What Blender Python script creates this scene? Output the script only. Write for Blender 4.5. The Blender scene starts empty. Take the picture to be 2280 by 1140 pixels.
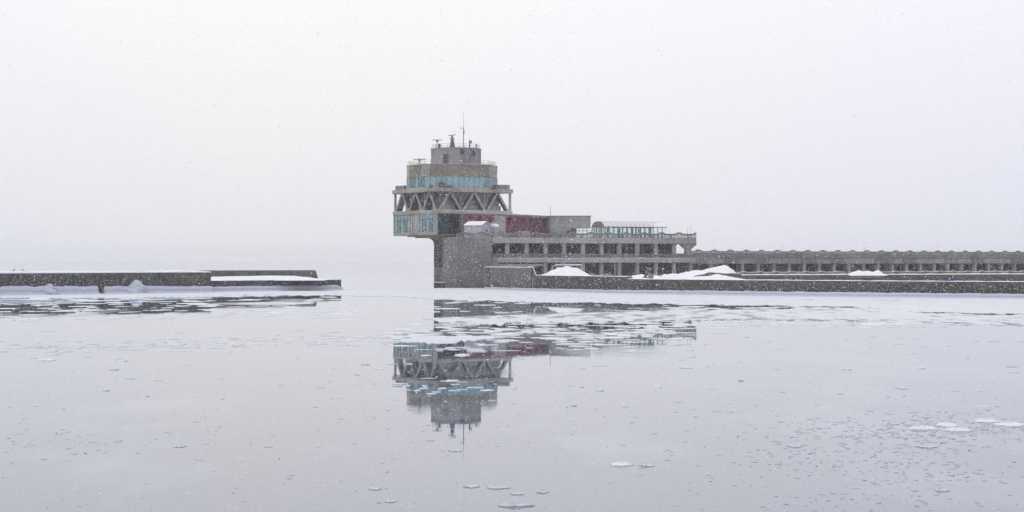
import bpy, bmesh, math, random
import numpy as np
from mathutils import Vector

sc = bpy.context.scene
R = math.radians
rnd = random.Random(7)
EYE = 6.5            # camera height above the water, metres
F = 4000.0           # focal length in photo pixels
HZ = 580.0           # photo row of the horizon

# ---------------------------------------------------------------- camera
cam_d = bpy.data.cameras.new('camera')
cam = bpy.data.objects.new('camera', cam_d)
sc.collection.objects.link(cam)
cam.location = (0, 0, EYE)
cam.rotation_euler = (R(90), 0, 0)
cam_d.sensor_width = 36
cam_d.lens = F / 2280 * 36
cam_d.shift_y = (HZ - 570) / 2280
cam_d.clip_start = 0.5
cam_d.clip_end = 60000
sc.camera = cam

# ---------------------------------------------------------------- world
SUN_EL, SUN_AZ = 38, -50     # elevation, bearing from the view direction (negative = left, behind)
w = bpy.data.worlds.new('World'); sc.world = w; w.use_nodes = True
nt = w.node_tree; N = nt.nodes; L = nt.links
for n in list(N): N.remove(n)
out = N.new('ShaderNodeOutputWorld'); bg = N.new('ShaderNodeBackground')
bg.inputs['Strength'].default_value = 0.1
L.new(bg.outputs[0], out.inputs[0])
sky = N.new('ShaderNodeTexSky'); sky.sky_type = 'NISHITA'; sky.sun_disc = False
sky.sun_elevation = R(SUN_EL); sky.sun_rotation = R(180 + 50); sky.dust_density = 6
hs = N.new('ShaderNodeHueSaturation'); hs.inputs['Saturation'].default_value = 0.25
L.new(sky.outputs[0], hs.inputs['Color'])
tc = N.new('ShaderNodeTexCoord'); sx = N.new('ShaderNodeSeparateXYZ'); L.new(tc.outputs['Generated'], sx.inputs[0])
mr = N.new('ShaderNodeMapRange'); mr.inputs['From Min'].default_value = 0.0; mr.inputs['From Max'].default_value = 1.0
L.new(sx.outputs['Z'], mr.inputs['Value'])
cr = N.new('ShaderNodeValToRGB'); e = cr.color_ramp.elements
e[0].position = 0; e[0].color = (0.825/1.4, 0.830/1.4, 0.880/1.4, 1)
e[1].position = 1; e[1].color = (1.0, 0.985, 0.99, 1)
m1 = e.new(0.06); m1.color = (0.905/1.4, 0.900/1.4, 0.940/1.4, 1)
m2 = e.new(0.14); m2.color = (1.00/1.4, 0.985/1.4, 1.01/1.4, 1)
L.new(mr.outputs[0], cr.inputs[0])
# cloud deck a little warmer on the left, where the hidden sun stands, cooler to the right
mx_ = N.new('ShaderNodeMapRange'); mx_.inputs['From Min'].default_value = -0.32; mx_.inputs['From Max'].default_value = 0.36
L.new(sx.outputs['X'], mx_.inputs['Value'])
ct = N.new('ShaderNodeValToRGB'); e = ct.color_ramp.elements
e[0].position = 0; e[0].color = (0.955, 0.97, 0.99, 1)
e[1].position = 1; e[1].color = (0.90, 0.92, 1.0, 1)
for p_, c_ in ((0.25, (1.0, 0.99, 0.965)), (0.55, (0.985, 0.98, 0.985))):
    k_ = e.new(p_); k_.color = (*c_, 1)
L.new(mx_.outputs[0], ct.inputs[0])
mu = N.new('ShaderNodeMix'); mu.data_type = 'RGBA'; mu.blend_type = 'MULTIPLY'; mu.inputs[0].default_value = 1
L.new(cr.outputs[0], mu.inputs[6]); L.new(ct.outputs[0], mu.inputs[7])
vs = N.new('ShaderNodeVectorMath'); vs.operation = 'SCALE'; vs.inputs['Scale'].default_value = 14.0
L.new(mu.outputs[2], vs.inputs[0])
mixw = N.new('ShaderNodeMix'); mixw.data_type = 'RGBA'; mixw.inputs[0].default_value = 0.94
L.new(hs.outputs[0], mixw.inputs[6]); L.new(vs.outputs[0], mixw.inputs[7])
L.new(mixw.outputs[2], bg.inputs['Color'])

sd = bpy.data.lights.new('sun', 'SUN'); sun = bpy.data.objects.new('sun', sd); sc.collection.objects.link(sun)
sd.energy = 0.6; sd.angle = R(25); sd.color = (1.0, 0.96, 0.9)
az = R(180 + 50)   # sun behind the camera's left shoulder
sdir = Vector((math.sin(az) * math.cos(R(SUN_EL)), math.cos(az) * math.cos(R(SUN_EL)), math.sin(R(SUN_EL))))
sun.rotation_euler = sdir.to_track_quat('Z', 'Y').to_euler()
sun.location = sdir * 100

sc.view_settings.view_transform = 'Standard'; sc.view_settings.look = 'None'
sc.view_settings.exposure = 0.06; sc.view_settings.gamma = 1; sc.view_settings.use_curve_mapping = False
sc.cycles.volume_bounces = 10
sc.cycles.max_bounces = 12
sc.cycles.diffuse_bounces = 6
sc.cycles.transparent_max_bounces = 24
sc.cycles.sample_clamp_indirect = 4

# ---------------------------------------------------------------- materials
def nodes(name):
    m = bpy.data.materials.new(name); m.use_nodes = True
    t = m.node_tree; return m, t, t.nodes['Principled BSDF']

def concrete(name, c0, c1, rough=0.85, scale=0.35, streak=0.5, bump=0.3):
    m, t, b = nodes(name); n = t.nodes; l = t.links
    tcn = n.new('ShaderNodeTexCoord')
    a = n.new('ShaderNodeTexNoise'); a.inputs['Scale'].default_value = scale; a.inputs['Detail'].default_value = 8; a.inputs['Roughness'].default_value = .65
    l.new(tcn.outputs['Object'], a.inputs['Vector'])
    mp = n.new('ShaderNodeMapping'); mp.inputs['Scale'].default_value = (1.6, 1.6, 0.14); l.new(tcn.outputs['Object'], mp.inputs[0])
    s = n.new('ShaderNodeTexNoise'); s.inputs['Scale'].default_value = 1.0; s.inputs['Detail'].default_value = 5; l.new(mp.outputs[0], s.inputs['Vector'])
    mm = n.new('ShaderNodeMix'); mm.inputs[0].default_value = streak; l.new(a.outputs[0], mm.inputs[2]); l.new(s.outputs[0], mm.inputs[3])
    r = n.new('ShaderNodeValToRGB'); r.color_ramp.elements[0].position = .34; r.color_ramp.elements[1].position = .66
    r.color_ramp.elements[0].color = (*c0, 1); r.color_ramp.elements[1].color = (*c1, 1)
    l.new(mm.outputs[0], r.inputs[0])
    # damp tide stain creeping up from the waterline with a ragged top
    sp = n.new('ShaderNodeSeparateXYZ'); l.new(tcn.outputs['Object'], sp.inputs[0])
    ad = n.new('ShaderNodeMath'); ad.operation = 'MULTIPLY_ADD'; l.new(s.outputs[0], ad.inputs[0]); ad.inputs[1].default_value = -5.0; l.new(sp.outputs['Z'], ad.inputs[2])
    tm = n.new('ShaderNodeMapRange'); tm.inputs['From Min'].default_value = -2.4; tm.inputs['From Max'].default_value = 0.6; tm.inputs['To Min'].default_value = .45; tm.inputs['To Max'].default_value = 1.0
    l.new(ad.outputs[0], tm.inputs['Value'])
    # large blotches and rusty runs
    bl = n.new('ShaderNodeTexNoise'); bl.inputs['Scale'].default_value = .11; bl.inputs['Detail'].default_value = 4; l.new(tcn.outputs['Object'], bl.inputs['Vector'])
    bm_ = n.new('ShaderNodeMapRange'); bm_.inputs['From Min'].default_value = .35; bm_.inputs['From Max'].default_value = .65; bm_.inputs['To Min'].default_value = .74; bm_.inputs['To Max'].default_value = 1.12
    l.new(bl.outputs[0], bm_.inputs['Value'])
    ml = n.new('ShaderNodeMath'); ml.operation = 'MULTIPLY'; l.new(tm.outputs[0], ml.inputs[0]); l.new(bm_.outputs[0], ml.inputs[1])
    vm = n.new('ShaderNodeVectorMath'); vm.operation = 'SCALE'; l.new(r.outputs[0], vm.inputs[0]); l.new(ml.outputs[0], vm.inputs['Scale'])
    l.new(vm.outputs[0], b.inputs['Base Color'])
    b.inputs['Roughness'].default_value = rough
    f = n.new('ShaderNodeTexNoise'); f.inputs['Scale'].default_value = 6; f.inputs['Detail'].default_value = 6; l.new(tcn.outputs['Object'], f.inputs['Vector'])
    bp = n.new('ShaderNodeBump'); bp.inputs['Strength'].default_value = bump; bp.inputs['Distance'].default_value = .05
    l.new(f.outputs[0], bp.inputs['Height']); l.new(bp.outputs[0], b.inputs['Normal'])
    return m

def plain(name, c, rough=0.5, metal=0.0):
    m, t, b = nodes(name); n = t.nodes; l = t.links
    a = n.new('ShaderNodeTexNoise'); a.inputs['Scale'].default_value = 2.5; a.inputs['Detail'].default_value = 6
    r = n.new('ShaderNodeValToRGB'); r.color_ramp.elements[0].position = .3; r.color_ramp.elements[1].position = .7
    r.color_ramp.elements[0].color = (*[x * .75 for x in c], 1); r.color_ramp.elements[1].color = (*[min(1, x * 1.15) for x in c], 1)
    tcn = n.new('ShaderNodeTexCoord'); l.new(tcn.outputs['Object'], a.inputs['Vector'])
    l.new(a.outputs[0], r.inputs[0]); l.new(r.outputs[0], b.inputs['Base Color'])
    b.inputs['Roughness'].default_value = rough; b.inputs['Metallic'].default_value = metal
    return m

def glass(name, tint, body, mixbody=0.35, refl=0.5):
    """thin tinted pane: lets light through, mirrors at grazing angles, with a film of dirt"""
    m = bpy.data.materials.new(name); m.use_nodes = True; t = m.node_tree; n = t.nodes; l = t.links
    for x in list(n): n.remove(x)
    o = n.new('ShaderNodeOutputMaterial'); tr = n.new('ShaderNodeBsdfTransparent'); tr.inputs[0].default_value = (*tint, 1)
    di = n.new('ShaderNodeBsdfDiffuse'); di.inputs[0].default_value = (*body, 1)
    gl = n.new('ShaderNodeBsdfGlossy'); gl.inputs['Roughness'].default_value = .03; gl.inputs[0].default_value = (.9, .95, 1, 1)
    a = n.new('ShaderNodeMixShader'); a.inputs[0].default_value = mixbody; l.new(tr.outputs[0], a.inputs[1]); l.new(di.outputs[0], a.inputs[2])
    lw = n.new('ShaderNodeLayerWeight'); lw.inputs['Blend'].default_value = refl
    c = n.new('ShaderNodeMixShader'); l.new(lw.outputs['Fresnel'], c.inputs[0]); l.new(a.outputs[0], c.inputs[1]); l.new(gl.outputs[0], c.inputs[2])
    l.new(c.outputs[0], o.inputs[0])
    return m

def snowmat(name, c=(.86, .87, .90), rough=.8, sc_=1.2, bump=.35):
    m, t, b = nodes(name); n = t.nodes; l = t.links
    tcn = n.new('ShaderNodeTexCoord')
    a = n.new('ShaderNodeTexNoise'); a.inputs['Scale'].default_value = sc_; a.inputs['Detail'].default_value = 8; l.new(tcn.outputs['Object'], a.inputs['Vector'])
    r = n.new('ShaderNodeValToRGB'); r.color_ramp.elements[0].position = .3; r.color_ramp.elements[1].position = .7
    r.color_ramp.elements[0].color = (*[x * .9 for x in c], 1); r.color_ramp.elements[1].color = (*c, 1)
    l.new(a.outputs[0], r.inputs[0]); l.new(r.outputs[0], b.inputs['Base Color'])
    b.inputs['Roughness'].default_value = rough
    bp = n.new('ShaderNodeBump'); bp.inputs['Strength'].default_value = bump; bp.inputs['Distance'].default_value = .08
    l.new(a.outputs[0], bp.inputs['Height']); l.new(bp.outputs[0], b.inputs['Normal'])
    return m

def icemat(name='snow covered ice', lo=.84):
    m = snowmat(name, (.545, .565, .605), .6, .3, .2); t = m.node_tree; n = t.nodes; l = t.links; b = n['Principled BSDF']
    src = b.inputs['Base Color'].links[0].from_socket
    g = n.new('ShaderNodeTexCoord'); mp = n.new('ShaderNodeMapping'); mp.inputs['Scale'].default_value = (.42, .13, 1); l.new(g.outputs['Object'], mp.inputs[0])
    a = n.new('ShaderNodeTexNoise'); a.inputs['Scale'].default_value = 1; a.inputs['Detail'].default_value = 5; a.inputs['Roughness'].default_value = .6; l.new(mp.outputs[0], a.inputs['Vector'])
    big = n.new('ShaderNodeTexNoise'); big.inputs['Scale'].default_value = .03; l.new(g.outputs['Object'], big.inputs['Vector'])
    ad = n.new('ShaderNodeMath'); ad.operation = 'MULTIPLY_ADD'; ad.inputs[1].default_value = .45; l.new(big.outputs[0], ad.inputs[0]); l.new(a.outputs[0], ad.inputs[2])
    r = n.new('ShaderNodeValToRGB'); r.color_ramp.elements[0].position = lo; r.color_ramp.elements[1].position = lo + .07
    r.color_ramp.elements[0].color = (0, 0, 0, 1); r.color_ramp.elements[1].color = (1, 1, 1, 1); l.new(ad.outputs[0], r.inputs[0])
    mx = n.new('ShaderNodeMix'); mx.data_type = 'RGBA'; l.new(r.outputs[0], mx.inputs[0]); l.new(src, mx.inputs[6]); mx.inputs[7].default_value = (.20, .22, .26, 1)
    l.new(mx.outputs[2], b.inputs['Base Color']); return m
M = dict(
    conc=concrete('weathered concrete', (.125, .122, .118), (.235, .228, .218)),
    conc_lt=concrete('pale concrete', (.23, .222, .205), (.38, .365, .335)),
    conc_brown=concrete('brown cladding', (.135, .12, .095), (.23, .205, .165)),
    conc_mauve=concrete('mauve grey render', (.175, .17, .185), (.27, .26, .28)),
    slab=concrete('grey slab edge', (.20, .20, .212), (.32, .318, .33)),
    sea=concrete('dark wet sea wall concrete', (.022, .022, .024), (.075, .072, .068), scale=.5, streak=.6, bump=.5),
    seamid=concrete('grey sea wall concrete', (.10, .098, .096), (.19, .185, .178), scale=.5, streak=.55, bump=.4),
    landing=concrete('stained landing concrete', (.05, .052, .058), (.125, .122, .122), scale=.3, streak=.5, bump=.4),
    shaft=concrete('dark stained shaft and shade concrete', (.035, .037, .045), (.085, .085, .092), streak=.7),  # shaft tone, reused as painted shade in the truss storey
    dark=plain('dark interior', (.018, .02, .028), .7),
    darkglass=plain('dark blue glazing', (.03, .042, .06), .15),
    frame=plain('dark window frame', (.06, .075, .085), .5),
    steel=plain('galvanised steel', (.20, .20, .22), .45, .6),
    gear=plain('dark painted gear', (.05, .05, .06), .5),
    red=plain('crimson painted steel', (.28, .03, .085), .5),
    plum=plain('plum grey glazing', (.17, .14, .165), .3),
    shed=plain('pale galvanised sheet', (.36, .37, .42), .5),
    beige=plain('beige painted metal', (.38, .36, .33), .6),
    bluegrey=plain('blue grey painted steel', (.13, .14, .18), .5),
    bird=plain('grey feathers', (.05, .05, .05), .8),
    blue=plain('blue painted casing', (.03, .05, .4), .4),
    teal=glass('teal window glass', (.72, .93, .98), (.38, .60, .68), .45, .4),
    teal_clear=glass('teal window glass seen through', (.80, .98, 1.0), (.42, .66, .72), .25, .3),
    teal_deep=glass('deeper teal window glass', (.50, .74, .82), (.24, .42, .50), .5, .45),
    vaultg=glass('clear vault glass', (.93, .98, .98), (.6, .7, .7), .06, .12),
    roofg=glass('frosted vault roof glass', (.88, .90, .91), (.85, .86, .88), .62, .2),
    snow=snowmat('fresh snow', (.68, .69, .725), .8, .8, .8),
    icefoot=snowmat('frozen spray ice', (.40, .44, .54), .45, .9, .5),
    ice=icemat(),
    brokenice=icemat('broken wet ice field', .745),
    filmice=snowmat('thin wet ice', (.42, .445, .50), .35, 1.5, .3),
    floe=snowmat('wet ice floe', (.58, .61, .655), .5, 1.0, .3),
    greyice=snowmat('thin grey ice', (.27, .29, .345), .35, 1.0, .2),
)

def emit(name, c, s):
    m, t, b = nodes(name); b.inputs['Base Color'].default_value = (*c, 1)
    b.inputs['Emission Color'].default_value = (*c, 1); b.inputs['Emission Strength'].default_value = s
    return m
M['bluelamp'] = emit('lit blue lamp', (.10, .12, 1.0), 2.2)

# ---------------------------------------------------------------- helpers
def wx(px, Z): return (px - 1140.0) / F * Z
def hy(py, Z): return EYE - (py - HZ) / F * Z
def wz(py): return F * EYE / (py - HZ)          # distance of the water seen at a photo row
def vnoise(x, seed=0):
    """smooth 1-D noise in -1..1"""
    def h(i):
        v = math.sin(i * 127.1 + seed * 311.7) * 43758.5453
        return (v - math.floor(v)) * 2 - 1
    i = math.floor(x); f = x - i; f = f * f * (3 - 2 * f)
    return h(i) * (1 - f) + h(i + 1) * f
def fb(x, seed=0, o=3):
    s = 0; a = 1; t = 0
    for k in range(o): s += a * vnoise(x * 2 ** k, seed + k); t += a; a *= .5
    return s / t

class Fr:
    """upright frame: u runs along a facade, d towards the viewer's side, h up"""
    def __init__(s, o, a):
        s.o = Vector((o[0], o[1], 0)); s.U = Vector((math.cos(a), math.sin(a), 0)); s.D = Vector((math.sin(a), -math.cos(a), 0))
    def p(s, u, d, h): return s.o + s.U * u + s.D * d + Vector((0, 0, h))
    def u_at(s, px):
        k = (px - 1140.0) / F      # solve (ox+u Ux) = k (oy+u Uy)
        return (k * s.o.y - s.o.x) / (s.U.x - k * s.U.y)
def fr_px(px0, Z0, px1, Z1):
    a = Vector((wx(px0, Z0), Z0)); b = Vector((wx(px1, Z1), Z1)); d = b - a
    f = Fr(a, math.atan2(d.y, d.x)); f.len = d.length; return f

class MB:
    def __init__(s): s.v = []; s.f = []
    def hexa(s, P):
        b = len(s.v); s.v += [Vector(p) for p in P]
        for q in ((0, 3, 2, 1), (4, 5, 6, 7), (0, 1, 5, 4), (1, 2, 6, 5), (2, 3, 7, 6), (3, 0, 4, 7)): s.f.append([b + i for i in q])
        return s
    def box(s, fr, u0, u1, d0, d1, h0, h1):
        return s.hexa([fr.p(u0, d1, h0), fr.p(u1, d1, h0), fr.p(u1, d0, h0), fr.p(u0, d0, h0),
                       fr.p(u0, d1, h1), fr.p(u1, d1, h1), fr.p(u1, d0, h1), fr.p(u0, d0, h1)])
    def bar(s, a, b, w_, t_=None, up=Vector((0, 0, 1))):
        a = Vector(a); b = Vector(b); t_ = t_ or w_; d = (b - a).normalized()
        x = d.cross(up)
        if x.length < .01: x = d.cross(Vector((0, 1, 0)))
        x.normalize(); y = x.cross(d).normalized(); x *= w_ / 2; y *= t_ / 2
        return s.hexa([a - x - y, a + x - y, a + x + y, a - x + y, b - x - y, b + x - y, b + x + y, b - x + y])
    def tube(s, a, b, r0, r1=None, n=8):
        a = Vector(a); b = Vector(b); r1 = r0 if r1 is None else r1; d = (b - a).normalized()
        x = d.cross(Vector((0, 0, 1)))
        if x.length < .01: x = Vector((1, 0, 0))
        x.normalize(); y = x.cross(d).normalized(); k = len(s.v)
        for c, r in ((a, r0), (b, r1)):
            for i in range(n): t = 2 * math.pi * i / n; s.v.append(c + x * r * math.cos(t) + y * r * math.sin(t))
        for i in range(n): j = (i + 1) % n; s.f.append([k + i, k + j, k + n + j, k + n + i])
        s.f.append([k + n + i for i in range(n)]); s.f.append([k + i for i in reversed(range(n))])
        return s
    def prism(s, pts, vec):
        """closed outline pts (Vectors) pushed along vec"""
        k = len(s.v); n = len(pts); vec = Vector(vec)
        s.v += [Vector(p) for p in pts] + [Vector(p) + vec for p in pts]
        s.f.append(list(range(k, k + n))); s.f.append([k + n + i for i in reversed(range(n))])
        for i in range(n): j = (i + 1) % n; s.f.append([k + j, k + i, k + n + i, k + n + j])
        return s
    def grid(s, rows):
        k = len(s.v); m = len(rows[0])
        for r in rows: s.v += [Vector(p) for p in r]
        for i in range(len(rows) - 1):
            for j in range(m - 1): a = k + i * m + j; s.f.append([a, a + 1, a + m + 1, a + m])
        return s
    def build(s, name, mat, parent=None, smooth=False, bevel=0, **pr):
        root = parent
        while root is not None and root.parent is not None: root = root.parent
        org = root.location.copy() if root is not None else pr.pop('org', Vector((0, 0, 0)))
        me = bpy.data.meshes.new(name); me.from_pydata([tuple(v - org) for v in s.v], [], s.f)
        bm = bmesh.new(); bm.from_mesh(me); bmesh.ops.recalc_face_normals(bm, faces=bm.faces); bm.to_mesh(me); bm.free()
        me.materials.append(mat)
        if smooth: me.polygons.foreach_set('use_smooth', [True] * len(me.polygons))
        o = bpy.data.objects.new(name, me); sc.collection.objects.link(o)
        if parent is not None: o.parent = parent
        else: o.location = org
        if bevel:
            b = o.modifiers.new('bevel', 'BEVEL'); b.width = bevel; b.segments = 1; b.limit_method = 'ANGLE'
        for k_, v_ in pr.items(): o[k_] = v_
        return o

def thing(name, label, cat, loc, group=None):
    o = bpy.data.objects.new(name, None); sc.collection.objects.link(o); o.location = loc
    o['label'] = label; o['category'] = cat
    if group: o['group'] = group
    o.empty_display_size = 1
    return o

# ---------------------------------------------------------------- water and air
def watermat():
    m, t, b = nodes('calm winter sea'); n = t.nodes; l = t.links
    g = n.new('ShaderNodeTexCoord')
    mp = n.new('ShaderNodeMapping'); mp.inputs['Scale'].default_value = (.10, .045, 1); l.new(g.outputs['Object'], mp.inputs[0])
    a = n.new('ShaderNodeTexNoise'); a.inputs['Scale'].default_value = 1; a.inputs['Detail'].default_value = 9; a.inputs['Roughness'].default_value = .62; l.new(mp.outputs[0], a.inputs['Vector'])
    big = n.new('ShaderNodeTexNoise'); big.inputs['Scale'].default_value = .012; big.inputs['Detail'].default_value = 3; l.new(g.outputs['Object'], big.inputs['Vector'])
    mul = n.new('ShaderNodeMath'); mul.operation = 'MULTIPLY_ADD'; l.new(big.outputs[0], mul.inputs[0]); mul.inputs[1].default_value = .5; l.new(a.outputs[0], mul.inputs[2])
    r = n.new('ShaderNodeValToRGB'); r.color_ramp.elements[0].position = .76; r.color_ramp.elements[1].position = .88
    r.color_ramp.elements[0].color = (0, 0, 0, 1); r.color_ramp.elements[1].color = (1, 1, 1, 1); l.new(mul.outputs[0], r.inputs[0])
    c = n.new('ShaderNodeMix'); c.data_type = 'RGBA'; l.new(r.outputs[0], c.inputs[0])
    c.inputs[6].default_value = (.055, .075, .125, 1); c.inputs[7].default_value = (.13, .16, .21, 1); l.new(c.outputs[2], b.inputs['Base Color'])
    ro = n.new('ShaderNodeMapRange'); ro.inputs['To Min'].default_value = .015; ro.inputs['To Max'].default_value = .06
    l.new(r.outputs[0], ro.inputs['Value']); l.new(ro.outputs[0], b.inputs['Roughness'])
    b.inputs['IOR'].default_value = 1.85; b.inputs['Specular Tint'].default_value = (.86, .93, 1, 1)
    mp2 = n.new('ShaderNodeMapping'); mp2.inputs['Scale'].default_value = (.5, .5, 1); l.new(g.outputs['Object'], mp2.inputs[0])
    wv = n.new('ShaderNodeTexNoise'); wv.inputs['Scale'].default_value = 1; wv.inputs['Detail'].default_value = 2; l.new(mp2.outputs[0], wv.inputs['Vector'])
    bp = n.new('ShaderNodeBump'); bp.inputs['Strength'].default_value = 1; bp.inputs['Distance'].default_value = .0010
    l.new(wv.outputs[0], bp.inputs['Height']); l.new(bp.outputs[0], b.inputs['Normal'])
    return m
S = 6000
mb = MB(); xs = [-S, -2000, -400, -100, 100, 400, 2000, S]; ys = [-400, 0, 50, 150, 400, 1000, 4000, S * 1.5]
mb.grid([[Vector((x, y, 0)) for x in xs] for y in ys])
mb.build('water', watermat(), kind='structure')

hz = bpy.data.materials.new('snowy air'); hz.use_nodes = True; t = hz.node_tree
t.nodes.remove(t.nodes['Principled BSDF']); pv = t.nodes.new('ShaderNodeVolumePrincipled')
pv.inputs['Color'].default_value = (1, 1, 1, 1); pv.inputs['Density'].default_value = .00012; pv.inputs['Anisotropy'].default_value = .2
t.links.new(pv.outputs[0], t.nodes['Material Output'].inputs['Volume'])
f0 = Fr((0, 0), 0)
o = MB().box(f0, -S - 50, S + 50, -S * 1.5 - 50, 450, -1, 52).build('haze', hz, kind='stuff')

# ================================================================ OBSERVATION TOWER
s = 22.7; B = R(32.6)
C0 = Vector((wx(972, 455), 455, 0))
FB = Fr(C0, B)                                   # right face, u away from the near corner
UA = Vector((-math.sin(B), math.cos(B), 0))
class FrA(Fr):                                   # left face: u runs from the near corner to the left and back
    def __init__(s_): s_.o = C0.copy(); s_.U = UA; s_.D = -FB.U
FA = FrA()
CT = C0 + (FB.U + UA) * (s / 2)
tower = thing('observation_tower', 'tall concrete harbour observation tower with glazed octagonal drum and zigzag trusses over the water', 'tower', (CT.x, CT.y, 0))
def tbox(name, mat, u0, u1, v0, v1, h0, h1, parent=tower, bevel=.06, **k):
    """u along the right face, v along the left face, both from the near corner"""
    return MB().box(FB, u0, u1, -v1, -v0, h0, h1).build(name, mat, parent, bevel=bevel, **k)
# shaft with a curved flare at its head
fp = Fr((wx(966, 455.5), 455.5), 0)
sw = 11.0
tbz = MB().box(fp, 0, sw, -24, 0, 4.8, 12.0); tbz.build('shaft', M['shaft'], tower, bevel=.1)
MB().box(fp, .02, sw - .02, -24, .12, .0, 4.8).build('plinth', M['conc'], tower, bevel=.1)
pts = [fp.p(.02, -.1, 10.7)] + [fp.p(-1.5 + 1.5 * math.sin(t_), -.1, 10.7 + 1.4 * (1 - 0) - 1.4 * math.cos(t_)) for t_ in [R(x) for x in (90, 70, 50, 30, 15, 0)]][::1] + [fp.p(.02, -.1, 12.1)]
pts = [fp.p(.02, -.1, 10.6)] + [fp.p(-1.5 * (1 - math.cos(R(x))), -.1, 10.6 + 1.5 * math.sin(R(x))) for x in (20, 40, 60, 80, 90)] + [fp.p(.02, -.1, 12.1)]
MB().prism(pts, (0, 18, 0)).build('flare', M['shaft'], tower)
# stepped soffit
tbox('soffit_step', M['conc'], .3, s - 2, .2, 16.0, 12.62, 12.96)
tbox('soffit_step', M['conc'], .5, s - 3, .4, 12.0, 12.30, 12.62)
tbox('soffit_step', M['conc'], .7, s - 4, .6, 4.6, 12.0, 12.30)
# lower glazed storey: left face wall, with two window bays and a shadow gap
tbox('floor_slab', M['conc_lt'], 0, s, 0, 12.5, 12.96, 13.1)
tbox('floor_slab', M['conc_lt'], 0, s, 13.8, s, 12.96, 13.1)
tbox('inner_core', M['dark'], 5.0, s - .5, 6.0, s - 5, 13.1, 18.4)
tbox('gap_wall', M['shaft'], .5, .8, 12.4, 13.9, 12.7, 18.4)
tbox('pier_wall', M['conc_lt'], 0, 3.5, 9.1, 12.5, 13.1, 18.4)
tbox('corner_pier', M['conc_lt'], 0, .45, 0, .35, 13.1, 18.4)
tbox('corner_pier', M['conc_lt'], 0, .45, s - .35, s, 13.1, 18.4)
tbox('recess_wall', M['darkglass'], 3.6, s, 4.2, 4.6, 13.1, 18.4)
for v0, v1, nc in ((.35, 9.1, 5), (13.8, s - .35, 5)):
    sp = (v1 - v0) / nc
    for k in range(nc):
        tbox('spandrel_panel', M['conc_lt'], .04, .4, v0 + k * sp + .05, v0 + (k + 1) * sp - .05, 13.1, 13.85, bevel=.03)
        for h0, h1 in ((13.95, 16.9), (17.05, 18.35)):
            tbox('window_pane', M['teal_clear' if h0 < 15 and k in (1, 3) else 'teal'], .16, .2, v0 + k * sp + .07, v0 + (k + 1) * sp - .07, h0, h1, bevel=0)
    m_ = MB()
    for k in range(nc + 1): m_.box(FB, .08, .3, -(v0 + k * sp + .07), -(v0 + k * sp - .07), 13.85, 18.4)
    for h in (13.85, 16.9, 18.33): m_.box(FB, .1, .28, -v1, -v0, h, h + .14)
    m_.build('window_frame', M['frame'], tower)
# right end of the lower storey is open to light through the glass
tbox('far_wall', M['conc'], s - .5, s, 10, s, 13.1, 18.4)
# dark glazing mullions in the shaded recess of the right face
m_ = MB()
for k in range(9): m_.box(FB, 3.8 + k * 1.35, 3.9 + k * 1.35, -4.2, -4.0, 13.1, 18.4)
m_.box(FB, 3.6, 16, -4.2, -4.02, 16.9, 17.05)
m_.build('recess_frame', M['frame'], tower)
tbox('side_glazing', M['darkglass'], .05, 3.6, .45, .6, 13.1, 18.4)
tbox('ledge', M['conc_lt'], -.12, s + .12, -.12, s + .12, 18.4, 19.3, bevel=.08)
# truss storey
ins = 2.3
tbox('inner_wall', M['conc_lt'], ins, s - ins - .4, ins, s - ins - .4, 19.3, 24.0)
mod = 7.15; e0 = .62
for fr_, nm in ((FA, 'left'), (FB, 'right')):
    for k in range(3):
        a = e0 + k * mod; b = a + mod; c = (a + b) / 2
        for q in ((a + .35, c - .1), (b - .35, c + .1)):
            MB().bar(fr_.p(q[0], -.35, 19.3), fr_.p(q[1], -.35, 24.0), .42, .45, up=fr_.D).build('truss_diagonal', M['conc_lt'], tower, bevel=.03)
            MB().bar(fr_.p(q[0], -1.28, 19.3), fr_.p(q[1], -1.28, 24.0), .38, 1.4, up=fr_.D).build('truss_fin_shade', M['shaft'], tower)  # fin depth in a dark tone, the shaded fin sides painted in
        # triangular infill with a small window in each truss bay
        if nm == 'left':
            MB().prism([fr_.p(c + .1, -1.3, 19.3), fr_.p(b - .5, -1.3, 19.3), fr_.p(c + .1, -1.3, 22.6)] if False else
                       [fr_.p(a + .5, -1.3, 19.3), fr_.p(c, -1.3, 19.3), fr_.p(c, -1.3, 22.8)], fr_.D * -.3).build('infill_panel', M['conc_lt'], tower)
        else:
            MB().box(fr_, c - 2.0, c + 2.0, -ins - .02, -ins + .35, 19.3, 20.7).build('infill_panel', M['conc_lt'], tower, bevel=.03)
            for q in range(3):
                MB().box(fr_, c - 1.5 + q * 1.02, c - .54 + q * 1.02, -ins - .05, -ins + .06, 20.95, 22.3).build('window_pane', M['teal'], tower)
            f_ = MB()
            for q in range(4): f_.box(fr_, c - 1.56 + q * 1.02, c - 1.46 + q * 1.02, -ins - .02, -ins + .14, 20.85, 22.4)
            f_.box(fr_, c - 1.56, c + 1.6, -ins - .02, -ins + .15, 20.8, 20.92); f_.box(fr_, c - 1.56, c + 1.6, -ins - .02, -ins + .15, 22.32, 22.44)
            f_.build('window_frame', M['frame'], tower)
    for k in (1, 2):
        MB().box(fr_, e0 + k * mod - .3, e0 + k * mod + .3, -1.5, -.9, 19.3, 24.0).build('truss_post', M['conc'], tower, bevel=.04)
    MB().box(fr_, s - .62, s - .1, -.7, -.15, 19.3, 24.0).build('corner_column', M['conc_lt'], tower, bevel=.04)
tbox('shadow_wall', M['shaft'], ins - .12, ins - .02, ins + .3, s - ins - .4, 19.3, 24.0)  # dark sheet over the inner wall, recess shade put into its colour
tbox('corner_column', M['conc_lt'], s - .6, s - .1, s - .6, s - .1, 19.3, 24.0)
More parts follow.
